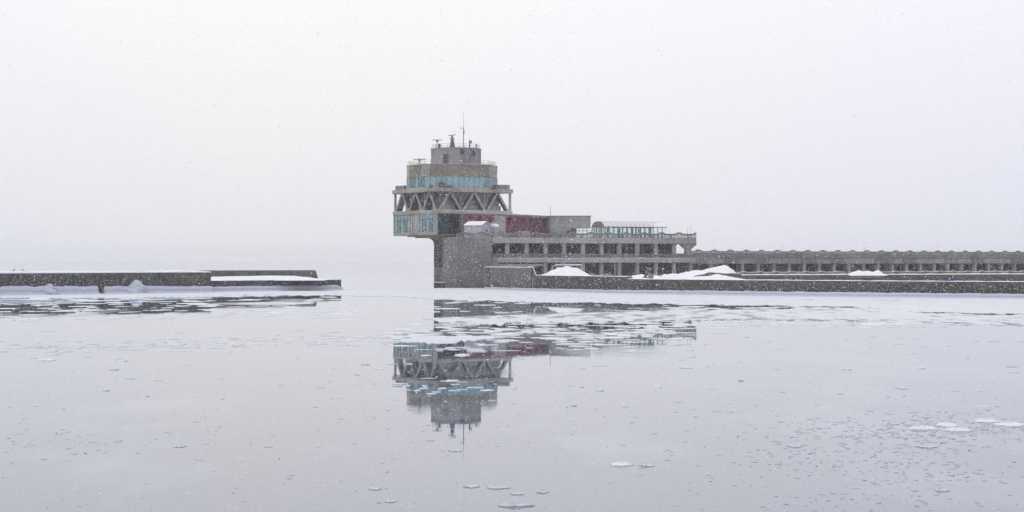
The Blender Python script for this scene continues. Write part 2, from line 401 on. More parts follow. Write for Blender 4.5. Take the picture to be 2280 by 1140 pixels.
tbox('upper_slab', M['conc_lt'], -.25, s + .25, -.25, s + .25, 24.0, 25.0, bevel=.08)
for (u0, u1, v0, v1) in ((.4, 2.8, s - 1.2, s - .4), (.4, 1.2, s - 5, s - 1.25), (s - 1.2, s - .4, .4, 3.4), (s - 5, s - 1.25, .4, 1.2)):
    tbox('terrace_parapet', M['conc'], u0, u1, v0, v1, 25.0, 26.15)

MB().box(FB, -.1, s - .1, -.45, .05, 19.3, 19.37).box(FB, -.1, .4, -s, -.47, 19.3, 19.36).build('ledge_snow', M['snow'], tower)
# octagonal drum
def octa(r, h, rot=B, c=CT, n=8): 
    rc = r / math.cos(math.pi / n)
    return [Vector((c.x + rc * math.cos(rot + math.pi / n + 2 * math.pi * k / n), c.y + rc * math.sin(rot + math.pi / n + 2 * math.pi * k / n), h)) for k in range(n)]
RI = 11.05
def ring(r0, r1, h0, h1, name, mat, c=CT, parent=tower, **k):
    m_ = MB(); A = octa(r0, 0, c=c); Bo = octa(r1, 0, c=c)
    for i in range(8):
        j = (i + 1) % 8; z0 = Vector((0, 0, h0)); z1 = Vector((0, 0, h1))
        m_.hexa([A[i] + z0, A[j] + z0, Bo[j] + z0, Bo[i] + z0, A[i] + z1, A[j] + z1, Bo[j] + z1, Bo[i] + z1])
    return m_.build(name, mat, parent, **k)
MB().prism(octa(RI + .12, 25.0), (0, 0, .28)).build('drum_base', M['conc_lt'], tower)
MB().prism(octa(2.6, 25.28), (0, 0, 2.9)).build('lift_core', M['conc'], tower)
MB().prism(octa(RI - .12, 28.05), (0, 0, .3)).build('drum_ceiling', M['conc_lt'], tower)
MB().prism(octa(RI - .2, 30.6), (0, 0, .2)).build('drum_roof', M['slab'], tower)
MB().prism(octa(RI - .5, 30.8), (0, 0, .12)).build('roof_snow', M['snow'], tower)
ring(RI - .45, RI - .2, 28.3, 31.1, 'drum_wall', M['conc_brown'])
ring(RI - .5, RI + .14, 31.1, 31.32, 'drum_coping', M['conc_lt'])
V = octa(RI, 0)
for i in range(8):
    a, b = V[i], V[(i + 1) % 8]; d = (b - a); Ln = d.length; fr_ = Fr(a, math.atan2(d.y, d.x))
    midp = (a + b) / 2
    n5 = 6
    for k in range(n5):
        u0 = Ln * k / n5; u1 = Ln * (k + 1) / n5
        cq_ = fr_.p((u0 + u1) / 2, 0, 0); qx = 1140 + F * cq_.x / cq_.y
        MB().box(fr_, u0 + .05, u1 - .05, -.06, -.02, 25.32, 28.02).build('window_pane', M['teal_clear' if (qx < 942 or qx > 1070) and (k + i) % 3 else 'teal_deep' if 978 < qx < 990 or (k * 5 + i) % 7 == 0 else 'teal'], tower)
        cp_ = fr_.p((u0 + u1) / 2, 0, 0); ppx = 1140 + F * cp_.x / cp_.y
        pale = (ppx < 914 or 936 < ppx < 956 or ppx > 1086) if cp_.y < CT.y + 2 else (k + i) % 3 == 0
        for h0, h1 in ((28.12, 29.55), (29.6, 31.08)):
            MB().box(fr_, u0 + .025, u1 - .025, -.2, .0 + .01 * ((k + i) % 2), h0, h1).build('cladding_panel', M['conc_lt'] if pale else M['conc_brown'], tower)
    f_ = MB()
    for k in range(n5 + 1): f_.box(fr_, Ln * k / n5 - .045, Ln * k / n5 + .045, -.12, .04, 25.28, 28.08)
    f_.box(fr_, 0, Ln, -.1, .03, 28.02, 28.12)
    f_.build('window_frame', M['frame'], tower)
# desks and people-high cabinets inside the drum, seen dark through the glass
for ang, r_, w_, h_ in ((250, 8.6, 2.6, 1.3), (275, 9.0, 1.6, 2.5), (232, 8.8, 1.5, 1.1), (320, 8.8, 2.0, 1.2), (200, 8.5, 1.6, 1.4), (300, 8.4, 1.2, 1.8), (345, 8.8, 1.5, 1.3)):
    c_ = CT + Vector((math.cos(R(ang)), math.sin(R(ang)), 0)) * r_
    MB().box(Fr(c_, R(ang + 90)), -w_ / 2, w_ / 2, -.4, .4, 25.3, 25.3 + h_).build('control_desk', M['gear'], tower)
# gear on the terrace at the near corner and right
for px_, w_, h_, z_ in ((960, 1.0, .8, 457.6), (991, 3.4, .75, 456.8), (982, 1.3, 1.5, 457.4), (1100, 1.2, 1.1, 464)):
    c_ = Vector((wx(px_, z_), z_, 0))
    if z_ < 458: c_ = Vector((wx(px_, z_), max(z_, 455 + abs(wx(px_, z_) - C0.x) * .75 + 1.0), 0))
    MB().box(Fr(c_, 0), -w_ / 2, w_ / 2, -.4, .4, 25.0, 25.0 + h_).build('terrace_cabinet', M['gear'], tower, bevel=.05)
# penthouse
CP = Vector((wx(1015.5, 469), 469, 0))
PR = 6.1
V = octa(PR, 0, c=CP)
MB().prism(octa(PR - .15, 30.8, c=CP), (0, 0, 4.7)).build('penthouse_wall', M['conc_mauve'], tower)
for i in range(8):
    a, b = V[i], V[(i + 1) % 8]; d = (b - a); Ln = d.length; fr_ = Fr(a, math.atan2(d.y, d.x))
    for k in range(3):
        MB().box(fr_, Ln * k / 3 + .02, Ln * (k + 1) / 3 - .02, -.14, 0, 31.0, 35.4).build('penthouse_panel', M['conc_mauve'], tower)
ring(PR - .3, PR + .1, 35.42, 35.68, 'penthouse_coping', M['conc_mauve'], c=CP)
MB().prism(octa(PR - .3, 35.5, c=CP), (0, 0, .1)).build('penthouse_roof_snow', M['snow'], tower)
def onface(px, c, r):
    """frame on the octagon face that a line from the viewer meets at this photo column"""
    V_ = octa(r, 0, c=c); best = None
    for i in range(8):
        a, b = V_[i], V_[(i + 1) % 8]; d = b - a; fr_ = Fr(a, math.atan2(d.y, d.x)); u = fr_.u_at(px)
        if 0 <= u <= d.length:
            z = fr_.p(u, 0, 0).y
            if best is None or z < best[0]: best = (z, fr_, u)
    return best[1], best[2]
f1, u1 = onface(993, CP, PR)
d_ = MB().box(f1, u1 - .7, u1 + .7, .0, .08, 31.4, 33.9).build('door', M['gear'], tower)
MB().box(f1, u1 + .45, u1 + .55, .08, .16, 32.4, 32.6).build('handle', M['steel'], d_)
f1, u1 = onface(1064, CP, PR)
MB().box(f1, u1 - .45, u1 + .45, .0, .08, 31.4, 33.6).build('door', M['conc_brown'], tower)
f1, u1 = onface(1036, CP, PR)
MB().box(f1, u1 - 1.0, u1 + 1.5, .0, .3, 31.3, 33.0).build('wall_cabinet', M['bluegrey'], tower, bevel=.05)
MB().box(f1, u1 - 1.5, u1 - .3, .0, .35, 34.0, 35.3).build('wall_cabinet', M['gear'], tower, bevel=.05)
# roof railings
def railing(pts, h0, ht, name='railing', step=1.5, parent=tower, r=.035):
    m_ = MB()
    for a, b in zip(pts[:-1], pts[1:]):
        d = b - a; n_ = max(1, round(d.length / step))
        for k in range(n_ + 1):
            p = a + d * k / n_; m_.tube(Vector((p.x, p.y, h0)), Vector((p.x, p.y, h0 + ht)), r, n=5)
        for q in (1, .55): m_.tube(Vector((a.x, a.y, h0 + ht * q)), Vector((b.x, b.y, h0 + ht * q)), r * .8, n=5)
    return m_.build(name, M['steel'], parent)
V = octa(RI - .3, 0); railing(V + [V[0]], 31.32, 1.0)
V = octa(PR - .3, 0, c=CP); railing(V + [V[0]], 35.68, 1.0)

# gear standing on the roofs: radars, mast, posts
def radar(px, Z, h0, hbar, halfw, tilt, label, kind):
    x = wx(px, Z); t_ = thing('radar_scanner', label, 'radar', (x, Z, h0), 'radar scanners on the tower roofs')
    if kind == 'cone':
        m_ = MB(); m_.tube((x, Z, h0), (x, Z, hbar - 1.2), .85, .38, 10); m_.build('pedestal', M['gear'], t_)
        m_ = MB(); m_.tube((x, Z, hbar - 1.2), (x, Z, hbar - 1.02), .62, .62, 10)
        for a_ in range(8):
            p = Vector((x + .58 * math.cos(a_ * .785), Z + .58 * math.sin(a_ * .785), hbar - 1.02)); m_.tube(p, p + Vector((0, 0, .35)), .03, n=4)
        m_.build('platform', M['steel'], t_)
        MB().tube((x, Z, hbar - 1.02), (x, Z, hbar - .1), .32, .2, 8).build('motor_housing', M['gear'], t_)
    else:
        m_ = MB()
        for sx_, sy_ in ((-.3, -.3), (.3, -.3), (-.3, .3), (.3, .3)): m_.tube((x + sx_, Z + sy_, h0), (x + sx_ * .6, Z + sy_ * .6, hbar - .45), .06, n=5)
        m_.tube((x - .2, Z - .2, (h0 + hbar) / 2 - .2), (x + .2, Z - .2, (h0 + hbar) / 2 - .2), .04, n=4)
        m_.build('pedestal', M['steel'], t_)
        MB().box(Fr((x, Z), 0), -.28, .28, -.28, .28, hbar - .5, hbar - .1).build('motor_housing', M['gear'], t_, bevel=.04)
    MB().bar((x - halfw, Z, hbar - halfw * tilt), (x + halfw, Z, hbar + halfw * tilt), .22, .22).build('scanner_bar', M['steel'], t_)
radar(1007, 468, 35.6, hy(301, 468), .95, .16, 'radar scanner with tilted bar on a dark cone, middle of the penthouse roof', 'cone')
radar(973.5, 468, 35.6, hy(311.8, 468), 1.25, 0, 'slim radar scanner with level bar at the left edge of the penthouse roof', 'frame')
radar(934, 464, 31.2, hy(354.5, 464), 1.6, .02, 'radar scanner with wide bar on the lower left roof of the drum', 'frame')
Zm = 468
x = wx(1032, Zm); t_ = thing('antenna_mast', 'tallest thin antenna mast with small side arms on the penthouse roof', 'mast', (x, Zm, 35.6))
MB().tube((x, Zm, 35.6), (x, Zm, hy(283, Zm)), .14, .10, 8).build('pole', M['steel'], t_)
MB().tube((x, Zm, hy(283, Zm)), (x, Zm, hy(249, Zm)), .05, .025, 6).build('whip', M['steel'], t_)
MB().bar((x, Zm, hy(287, Zm)), (x - .75, Zm, hy(284.5, Zm)), .07).bar((x - .35, Zm, hy(287.5, Zm)), (x - .7, Zm, hy(286, Zm)), .07).tube((x - .72, Zm, hy(287, Zm)), (x - .72, Zm, hy(282.5, Zm)), .06, n=5).build('side_arm', M['steel'], t_)
MB().box(Fr((x, Zm), 0), .02, .28, -.12, .12, hy(298, Zm), hy(291, Zm)).build('junction_box', M['steel'], t_)
MB().bar((x, Zm, hy(296, Zm)), (x + .3, Zm, hy(294, Zm)), .06).build('side_arm', M['steel'], t_)
x = wx(1045.5, Zm); t_ = thing('camera_post', 'short dark post with a boxy camera head, right part of the penthouse roof', 'camera post', (x, Zm, 35.6))
MB().tube((x, Zm, 35.6), (x, Zm, hy(314, Zm)), .17, .15, 8).build('post', M['gear'], t_)
MB().box(Fr((x, Zm), 0), -.15, .62, -.25, .25, hy(317, Zm), hy(313, Zm)).build('camera_head', M['gear'], t_, bevel=.04)
MB().tube((x + .2, Zm, hy(315, Zm)), (x + .45, Zm - .4, hy(320, Zm)), .22, .1, 8).build('spotlight', M['steel'], t_)
MB().tube((x, Zm, hy(314, Zm)), (x, Zm, hy(304, Zm)), .02, n=4).build('whip', M['steel'], t_)
x = wx(1060.5, Zm); MB().tube((x, Zm, 35.6), (x, Zm, hy(320.5, Zm)), .1, .09, 6).tube((x, Zm, hy(322, Zm)), (x, Zm, hy(320, Zm)), .14, .14, 6).build('roof_post', M['gear'], org=Vector((x, Zm, 35.6)), label='plain stubby post at the right edge of the penthouse roof', category='post')
x = wx(978, Zm); t_ = thing('roof_cabinet', 'small dark cabinet beside the slim radar on the penthouse roof', 'cabinet', (x, Zm, 35.6))
MB().box(Fr((x, Zm), 0), -.38, .38, -.35, .35, 35.6, 36.9).build('casing', M['steel'], t_, bevel=.04)
MB().box(Fr((x, Zm), 0), -.3, .3, .35, .38, 35.75, 36.8).build('door', M['gear'], t_)
# dish on the penthouse wall
f1, u1 = onface(1051, CP, PR); dc = f1.p(u1, .5, hy(341.5, 463))
t_ = thing('satellite_dish', 'round dark satellite dish fixed on the front of the penthouse wall', 'dish', (dc.x, dc.y, dc.z))
m_ = MB(); rows = []
ax = (f1.D + f1.U * .35 + Vector((0, 0, .25))).normalized(); sx_ = ax.cross(Vector((0, 0, 1))).normalized(); sy_ = sx_.cross(ax)
for k in range(6):
    r_ = .75 * k / 5; rows.append([dc + ax * (r_ * r_ * .45) + (sx_ * math.cos(a_ * math.pi / 8) + sy_ * math.sin(a_ * math.pi / 8)) * max(r_, .01) for a_ in range(17)])
for k in range(5, -1, -1):
    r_ = .75 * k / 5; rows.append([dc + ax * (r_ * r_ * .45 - .05) + (sx_ * math.cos(a_ * math.pi / 8) + sy_ * math.sin(a_ * math.pi / 8)) * max(r_, .01) for a_ in range(17)])
m_.grid(rows).build('reflector', M['gear'], t_, smooth=True)
MB().bar(dc - f1.D * .5, dc, .12).build('bracket', M['steel'], t_)
MB().bar(dc + ax * .1 - sy_ * .5, dc + ax * .75, .05).build('feed_arm', M['steel'], t_)

# ================================================================ TERMINAL BUILDING
FM = fr_px(1013, 440, 1550, 455); LM = FM.len
U = FM.u_at
tb = thing('terminal_building', 'long low concrete harbour terminal with two open colonnaded storeys and a balustraded roof terrace', 'building', tuple(FM.p(LM / 2, -12, 0)))
def mbox(name, mat, u0, u1, d0, d1, h0, h1, bevel=.05, parent=tb, **k): return MB().box(FM, u0, u1, d0, d1, h0, h1).build(name, mat, parent, bevel=bevel, **k)
uw = U(1096)
# board-marked end wall made of three lifts of panels
for i in range(4):
    for j, (h0, h1) in enumerate(((-.3, 3.9), (3.93, 8.0), (8.03, 12.0))):
        mbox('wall_panel', M['conc'], uw * i / 4 + .015, uw * (i + 1) / 4 - .015, -3, 0 + .012 * ((i + j) % 2), h0, h1)
mbox('end_wall', M['conc'], .1, uw - .1, -23, -.1, -.3, 12.0, bevel=0)
ue = LM
mbox('terrace_slab', M['slab'], uw, ue, -23.5, .25, 10.75, 12.1, bevel=.08)
mbox('terrace_edge', M['slab'], .0, uw - .02, -23.5, .2, 12.0, 12.18)
mbox('middle_slab', M['slab'], uw, ue - .3, -23, .5, 5.95, 7.05, bevel=.08)
u_solid = U(1508)
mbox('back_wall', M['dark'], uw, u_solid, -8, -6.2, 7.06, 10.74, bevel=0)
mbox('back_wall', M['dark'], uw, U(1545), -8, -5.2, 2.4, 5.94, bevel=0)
mbox('room_end_wall', M['conc'], u_solid - .4, u_solid, -18, -1.2, 7.06, 10.74)
cols = [1131, 1174, 1216, 1258, 1300, 1341, 1381, 1421, 1462, 1503]
for i, p_ in enumerate(cols):
    u_ = U(p_)
    mbox('column', M['slab'], u_ - .5, u_ + .5, -1.5, -.5, 7.06, 10.74)
    mbox('column', M['slab'], u_ - .45, u_ + .45, -1.4, -.5, 2.4, 5.94)
    mbox('inner_column', M['conc'], u_ + 1.0, u_ + 1.5, -5.4, -4.9, 7.06, 10.74)
    # window wall behind, faintly lighter than the dark rooms
    if i < 9:
        m_ = MB()
        for q in range(3): m_.box(FM, u_ + 1.2 + q * 1.1, u_ + 1.28 + q * 1.1, -6.2, -6.1, 7.06, 10.7)
        m_.build('window_frame', M['frame'], tb)
mbox('column', M['slab'], U(1540) - .4, U(1540) + .4, -1.4, -.5, 2.4, 5.94)
# mushroom column under the terrace corner
um = U(1535)
P = [(um - .75, 7.06), (um + .75, 7.06), (um + .75, 9.4), (um + 1.9, 10.3), (um + 2.2, 10.74), (um - 2.2, 10.74), (um - 1.9, 10.3), (um - .75, 9.4)]
MB().prism([FM.p(a, -.6, h) for a, h in P], FM.D * -1.3).build('mushroom_column', M['slab'], tb)
MB().prism([FM.p(a, -15.6, h) for a, h in P[2:]] , FM.D * -1.3).build('haunch', M['slab'], tb)
# snow lying on the slab edges
def snowstrip(fr_, u0, u1, d0, d1, h, th, name, parent, seed=0, step=.7):
    m_ = MB(); n_ = max(3, int((u1 - u0) / step)); rows = []
    prof = [(d1 + .03, -.06), (d1 + .0, .5), (d1 * .75 + d0 * .25, 1), (d1 * .25 + d0 * .75, 1), (d0, .1)]
    for k in range(n_ + 1):
        u = u0 + (u1 - u0) * k / n_; a = th * (1 + .55 * fb(u * .6, seed))
        rows.append([fr_.p(u, d, h + q * a) for d, q in prof])
    return m_.grid(rows).build(name, M['snow'], parent, smooth=True)
snowstrip(FM, uw, ue - .3, .25, .5, 7.05, .06, 'slab_snow', tb, 3)

def balustrade(fr_, u0, u1, d, h, ht, pitch, first, parent, bump=.38, mat=None, post=True, pr=.08, bal=.36, name='balustrade', snow=0.0, thick=.26):
    """wavy-topped balustrade: foot rail (the parent), coping lengths with an arch each, posts and slim balusters"""
    mat = mat or M['conc']
    base = MB().box(fr_, u0, u1, d - .14, d + .14, h, h + .14).build(name, mat, parent)
    def top(u):
        x_ = ((u - first) / pitch + .5) % 1 - .5
        return h + ht + bump * max(0, math.cos(x_ * math.pi / .46)) if abs(x_) < .23 else h + ht
    k = math.ceil((u0 - first) / pitch - .5)
    edges = [u0]
    while first + (k + .5) * pitch < u1:
        if first + (k + .5) * pitch > u0 + .3: edges.append(first + (k + .5) * pitch)
        k += 1
    edges.append(u1)
    for a, b in zip(edges[:-1], edges[1:]):
        n_ = 14; m_ = MB(); lo = []; hi = []
        for q in range(n_ + 1):
            u = a + .01 + (b - a - .02) * q / n_; tp = top(u); lo.append((u, tp - thick)); hi.append((u, tp))
        m_.grid([[fr_.p(u, d + .16, z) for u, z in lo], [fr_.p(u, d + .16, z) for u, z in hi], [fr_.p(u, d - .16, z) for u, z in hi], [fr_.p(u, d - .16, z) for u, z in lo], [fr_.p(u, d + .16, z) for u, z in lo]])
        m_.build('coping', mat, base)
        if snow:
            m_ = MB(); m_.grid([[fr_.p(u, d + .17, z - .01) for u, z in hi], [fr_.p(u, d + .14, z + snow * (1 + .4 * fb(u, 5))) for u, z in hi], [fr_.p(u, d - .14, z + snow) for u, z in hi], [fr_.p(u, d - .17, z - .01) for u, z in hi]])
            m_.build('coping_snow', M['snow'], base, smooth=True)
        if post: MB().box(fr_, a - .14, a + .14, d - .2, d + .2, h + .02, h + ht - .02).build('post', mat, base)
    m_ = MB(); u = u0 + bal / 2
    while u < u1:
        m_.box(fr_, u - pr, u + pr, d - .07, d + .07, h + .12, top(u) - thick * .9); u += bal
    m_.build('balusters', mat, base, kind='stuff')
    return base
balustrade(FM, .6, LM, 0, 12.1, 1.15, 4.66, U(1355), tb, mat=M['seamid'], bal=.38, thick=.42, pr=.09)
balustrade(FM, uw + .2, LM - .4, .2, 7.08, 1.05, 4.66, U(1355), tb, bump=.12, mat=M['seamid'], bal=.42, pr=.12, thick=.3)
snowstrip(FM, .6, LM, -.6, -.2, 12.15, .05, 'terrace_snow', tb, 9)
# stair parapet falling from the middle slab to the quay
m_ = MB(); m_.prism([FM.p(U(1091), 3.2, 7.2), FM.p(U(1098), 3.2, 7.2), FM.p(U(1106), 3.2, 4.6), FM.p(U(1160), 3.2, 4.6), FM.p(U(1160), 3.2, 1.5), FM.p(U(1091), 3.2, 1.5)], FM.D * -.4)
m_.build('stair_parapet', M['conc'], tb)
MB().prism([FM.p(U(1097), 2.2, 5.6), FM.p(U(1210), 2.2, 5.6), FM.p(U(1210), 2.2, 5.3), FM.p(U(1108), 2.2, 4.55)], FM.D * -.5).build('stair_flight', M['slab'], tb)
# rooftop poles
for i, (p_, y_, z_) in enumerate(((1225.5, 458, 461), (1490, 509, 452), (1531, 506, 453), (1538, 503, 453))):
    x = wx(p_, z_); base_h = 12.1
    lab = ['tall thin pole standing where the red hall meets the plain concrete block', 'thin pole on the terrace just right of the glass vault', 'left of two thin poles at the right end of the terrace', 'right of two thin poles at the right end of the terrace'][i]
    t_ = thing('pole', lab, 'pole', (x, z_, base_h))
    MB().tube((x, z_, base_h), (x, z_, hy(y_, z_)), .07 if i == 0 else .045, .05 if i == 0 else .03, 6).build('shaft', M['steel'], t_)
    MB().tube((x, z_, base_h), (x, z_, base_h + .15), .2, .2, 8).build('base_plate', M['steel'], t_)

# ---------------------------------------------------------------- red-trussed hall
FH = fr_px(1031, 452, 1225, 469); LH = FH.len; UH = FH.u_at
hall = thing('hall', 'flat roofed hall with crimson zigzag trusses, standing between the tower and the plain block', 'building', tuple(FH.p(LH / 2, -4, 12.1)))
hL, hR = 18.75, 18.1
def htop(u): return hL + (hR - hL) * u / LH
def hprism(name, mat, u0, u1, d0, d1, h0, dt0, **k):
    a = [FH.p(u0, d1, h0), FH.p(u1, d1, h0), FH.p(u1, d1, htop(u1) - dt0), FH.p(u0, d1, htop(u0) - dt0)]
    return MB().prism(a, Vector((.1, 6, 0)) if d0 < -3 else FH.D * (d0 - d1)).build(name, mat, hall, **k)
hprism('body_wall', M['plum'], 0.1, LH - .1, -8, -1.2, 12.1, .5)
MB().prism([FH.p(-.2, .3, htop(0) - .42), FH.p(LH, .3, htop(LH) - .42), FH.p(LH, .3, htop(LH)), FH.p(-.2, .3, htop(0))], (.1, 7, 0)).build('roof_fascia', M['conc_mauve'], hall)
snowstrip(Fr(FH.p(0, 0, 0).xy, math.atan2(FH.U.y, FH.U.x)), 0, LH, -3, .32, hR + .0, .06, 'roof_snow', hall, 4) if False else None
m_ = MB(); m_.grid([[FH.p(u, .33, htop(u) - .01), ] + [FH.p(u, .3, htop(u) + .07), FH.p(u, 0, htop(u) + .12) + Vector((.1, 6.5, 0))] for u in np.linspace(-.2, LH, 20)]).build('roof_snow', M['snow'], hall)
m_ = MB().box(FH, 0, 1, 0, 1, 0, 1)
hprism('pylon', M['conc_lt'], UH(1100), UH(1125), -1.2, .25, 12.1, .45, bevel=.05)
hprism('end_pier', M['conc_mauve'], UH(1219.5), LH, -1.2, .25, 12.1, .45, bevel=.05)
for (p0, p1, nn) in ((1041, 1099, 2.5), (1126, 1219, 3)):
    a, b = UH(p0), UH(p1)
    MB().prism([FH.p(a, .0, htop(a) - 1.0), FH.p(b, .0, htop(b) - 1.0), FH.p(b, .0, htop(b) - .48), FH.p(a, .0, htop(a) - .48)], FH.D * -.4).build('truss_beam', M['red'], hall)
    n_ = int(nn * 2); sp = (b - a) / (nn * 2)
    for k in range(n_):
        up_ = (k % 2 == 0)
        q0, q1 = a + k * sp, a + (k + 1) * sp
        z0, z1 = (12.2, htop(q1) - .9) if up_ else (htop(q0) - .9, 12.2)
        MB().bar(FH.p(q0 + (.1 if up_ else -.0), -.2, z0), FH.p(q1, -.2, z1), .42, .36, up=FH.D).build('truss_diagonal', M['red'], hall)
    for k in range(0, n_ + 1, 2):
        q0 = a + k * sp
        MB().box(FH, q0 - .13, q0 + .13, -.36, -.06, 12.1, htop(q0) - .9).build('truss_post', M['red'], hall)
    for k in range(n_ + 1):
        q0 = a + k * sp; MB().box(FH, q0 - .06, q0 + .06, -1.2, -1.08, 12.1, htop(q0) - .6).build('mullion', M['frame'], hall)
x = wx(1167.5, 453); t_ = thing('vent_box', 'small pale beige box on the terrace in front of the crimson trusses', 'box', (x, 453, 12.1))
MB().box(Fr((x, 453), 0), -1.4, 1.4, -.6, .6, 12.1, 13.75).build('casing', M['beige'], t_, bevel=.05)
MB().box(Fr((x, 453), 0), -1.5, 1.5, -.7, .7, 13.75, 13.9).build('lid', M['beige'], t_, bevel=.03)
m_ = MB()
for k in range(5): m_.box(Fr((x, 453), 0), -1.1, 1.1, .6, .64, 12.7 + k * .18, 12.8 + k * .18)
m_.build('louvre', M['steel'], t_)

# ---------------------------------------------------------------- white gabled shed
pS = Vector((wx(1034, 448.5), 448.5, 0)); FS = Fr(pS, R(-33))
shed = thing('shed', 'pale metal gabled shed with snow on its roof, beside the tower on the terrace', 'shed', (pS.x + 2.5, pS.y + 1, 12.1))
l_, wd = 5.2, 3.9
for k in range(5): MB().box(FS, l_ * k / 5 + .02, l_ * (k + 1) / 5 - .02, -.1, 0, 12.1, 15.2).build('wall_panel', M['shed'], shed)
MB().prism([FS.p(l_ - .05, 0, 12.1), FS.p(l_ - .05, -wd, 12.1), FS.p(l_ - .05, -wd, 15.2), FS.p(l_ - .05, -wd / 2, 16.05), FS.p(l_ - .05, 0, 15.2)], FS.U * .1).build('gable_wall', M['shed'], shed)
MB().box(FS, 0, .1, -wd, -.1, 12.1, 15.2).box(FS, 0, l_, -wd, -wd + .1, 12.1, 15.2).build('rear_wall', M['shed'], shed)
MB().prism([FS.p(-.15, .2, 15.12), FS.p(-.15, -wd / 2, 16.0), FS.p(-.15, -wd - .2, 15.12), FS.p(-.15, -wd - .2, 15.25), FS.p(-.15, -wd / 2, 16.14), FS.p(-.15, .2, 15.25)], FS.U * (l_ + .4)).build('roof', M['shed'], shed)
MB().prism([FS.p(-.15, .2, 15.26), FS.p(-.15, -wd / 2, 16.15), FS.p(-.15, -wd - .2, 15.26), FS.p(-.15, -wd - .15, 15.4), FS.p(-.15, -wd / 2, 16.3), FS.p(-.15, .15, 15.4)], FS.U * (l_ + .35)).build('roof_snow', M['snow'], shed)
MB().box(FS, l_ + .05, l_ + .1, -2.6, -1.4, 12.1, 14.3).build('door', M['steel'], shed)
pS2 = Vector((wx(1090, 450.5), 450.5, 0)); F2 = Fr(pS2, R(-33))
sh2 = thing('shed', 'smaller pale lean-to with snowy roof at the right end of the gabled shed', 'shed', (pS2.x + .8, pS2.y + .8, 12.1))
MB().box(F2, 0, 1.5, -2, 0, 12.1, 15.0).build('wall', M['shed'], sh2)
MB().prism([F2.p(-.1, .1, 15.0), F2.p(1.6, .1, 15.0), F2.p(1.0, .1, 15.75), F2.p(-.1, .1, 15.75)], F2.D * -2.2).build('roof', M['snow'], sh2)

# ---------------------------------------------------------------- plain concrete block
FBk = Fr((wx(1225.5, 462), 462), R(2)); lb = (1315.5 - 1225.5) / F * 462
blk = thing('concrete_block', 'plain windowless concrete block on the terrace between the red hall and the glass vault', 'building', (FBk.p(lb / 2, -4, 12.1)[:]))
def kb(name, mat, u0, u1, d0, d1, h0, h1, bevel=.05): return MB().box(FBk, u0, u1, d0, d1, h0, h1).build(name, mat, blk, bevel=bevel)
ub = (1272 - 1225.5) / F * 462
for i in range(4):
    for (h0, h1) in ((14.9, 16.4), (16.42, 17.85)):
        kb('wall_panel', M['slab'], .012 + lb * i / 4, lb * (i + 1) / 4 - .012, -1, .01 * (i % 2), h0, h1, .02)
for i in range(2): kb('wall_panel', M['slab'], ub * i / 2 + .012, ub * (i + 1) / 2 - .012, -1, 0, 12.1, 14.88, .02)
kb('body', M['conc'], .05, lb - .05, -6, -.3, 14.9, 17.8, 0)
kb('body', M['conc'], .05, ub - .05, -6, -.3, 12.1, 14.88, 0)
kb('coping', M['conc_mauve'], -.1, lb + .1, -6.1, .12, 17.85, 18.05)
for i in range(5):
    a = ub + (lb - ub) * i / 5; b = ub + (lb - ub) * (i + 1) / 5
    kb('glass_door', M['vaultg'], a + .06, b - .06, -.4, -.35, 12.1, 14.8, 0)
    kb('door_post', M['frame'], a - .05, a + .05, -.5, -.3, 12.1, 14.88, 0)
kb('door_rail', M['frame'], ub, lb, -.45, -.33, 14.1, 14.2, 0)
kb('stair_wall', M['conc'], ub + .3, ub + 1.5, -5.5, -1.5, 12.1, 14.8)
kb('wall_box', M['gear'], .62 * ub + 1.0, .62 * ub + 1.9, 0, .4, 13.3, 14.2)

# ---------------------------------------------------------------- glass vault
pV = Vector((wx(1345, 450), 450, 0)); FV = Fr(pV, R(27)); lv, wv_ = 18.4, 6.2
vt = thing('glass_vault', 'long glazed passage with a curved barrel roof on the terrace right of the concrete block', 'pavilion', (FV.p(lv / 2, -3, 12.1)[:]))
he, hp = 14.95, 16.35
nb = 14
def arcp(t_, off=0):   # 0 near eave .. 1 far eave
    a_ = math.pi * t_
    return (-wv_ / 2 + (wv_ / 2 + off) * math.cos(a_), he + (hp - he + off) * math.sin(a_))
for side in (0, -wv_):
    for k in range(nb):
        a = lv * k / nb; b = lv * (k + 1) / nb
        MB().box(FV, a + .07, b - .07, side - .03, side + .01, 12.2, he - .1).build('wall_pane', M['vaultg'], vt)
        MB().box(FV, a - .06, a + .06, side - .12, side + .05, 12.1, he - .02).build('post', M['frame'], vt)
    MB().box(FV, 0, lv, side - .12, side + .1, he - .1, he + .06).build('eaves_beam', M['frame'], vt)
    MB().box(FV, 0, lv, side - .1, side + .08, 12.08, 12.22).build('foot_rail', M['frame'], vt)
for k in range(nb + 1):
    u = lv * k / nb; m_ = MB(); r0, r1 = [], []
    pts_ = [arcp(q / 12, .07) for q in range(13)]
    for (d0, z0), (d1, z1) in zip(pts_[:-1], pts_[1:]): m_.bar(FV.p(u, d0, z0), FV.p(u, d1, z1), .06)
    m_.build('roof_rib', M['shed'], vt)
    if k < nb:
        for q in range(4):
            c = [arcp((q * 3 + j) / 12, 0) for j in range(4)]
            MB().grid([[FV.p(uu, d, z) for d, z in c] for uu in (u + .06, u + lv / nb - .06)]).build('roof_pane', M['roofg'], vt, smooth=True)
end = [FV.p(.0, d, z) for d, z in [arcp(q / 16) for q in range(17)]]
MB().prism(end, FV.U * .08).build('end_gable', M['shed'] if False else M['conc'], vt)
for k in range(5):
    MB().box(FV, -.03, .05, -wv_ * (k + 1) / 5 + .06, -wv_ * k / 5 - .06, 12.2, he - .1).build('end_pane', M['vaultg'], vt)
    MB().box(FV, -.08, .1, -wv_ * (k + 1) / 5 - .07, -wv_ * (k + 1) / 5 + .07, 12.1, he).build('post', M['frame'], vt)
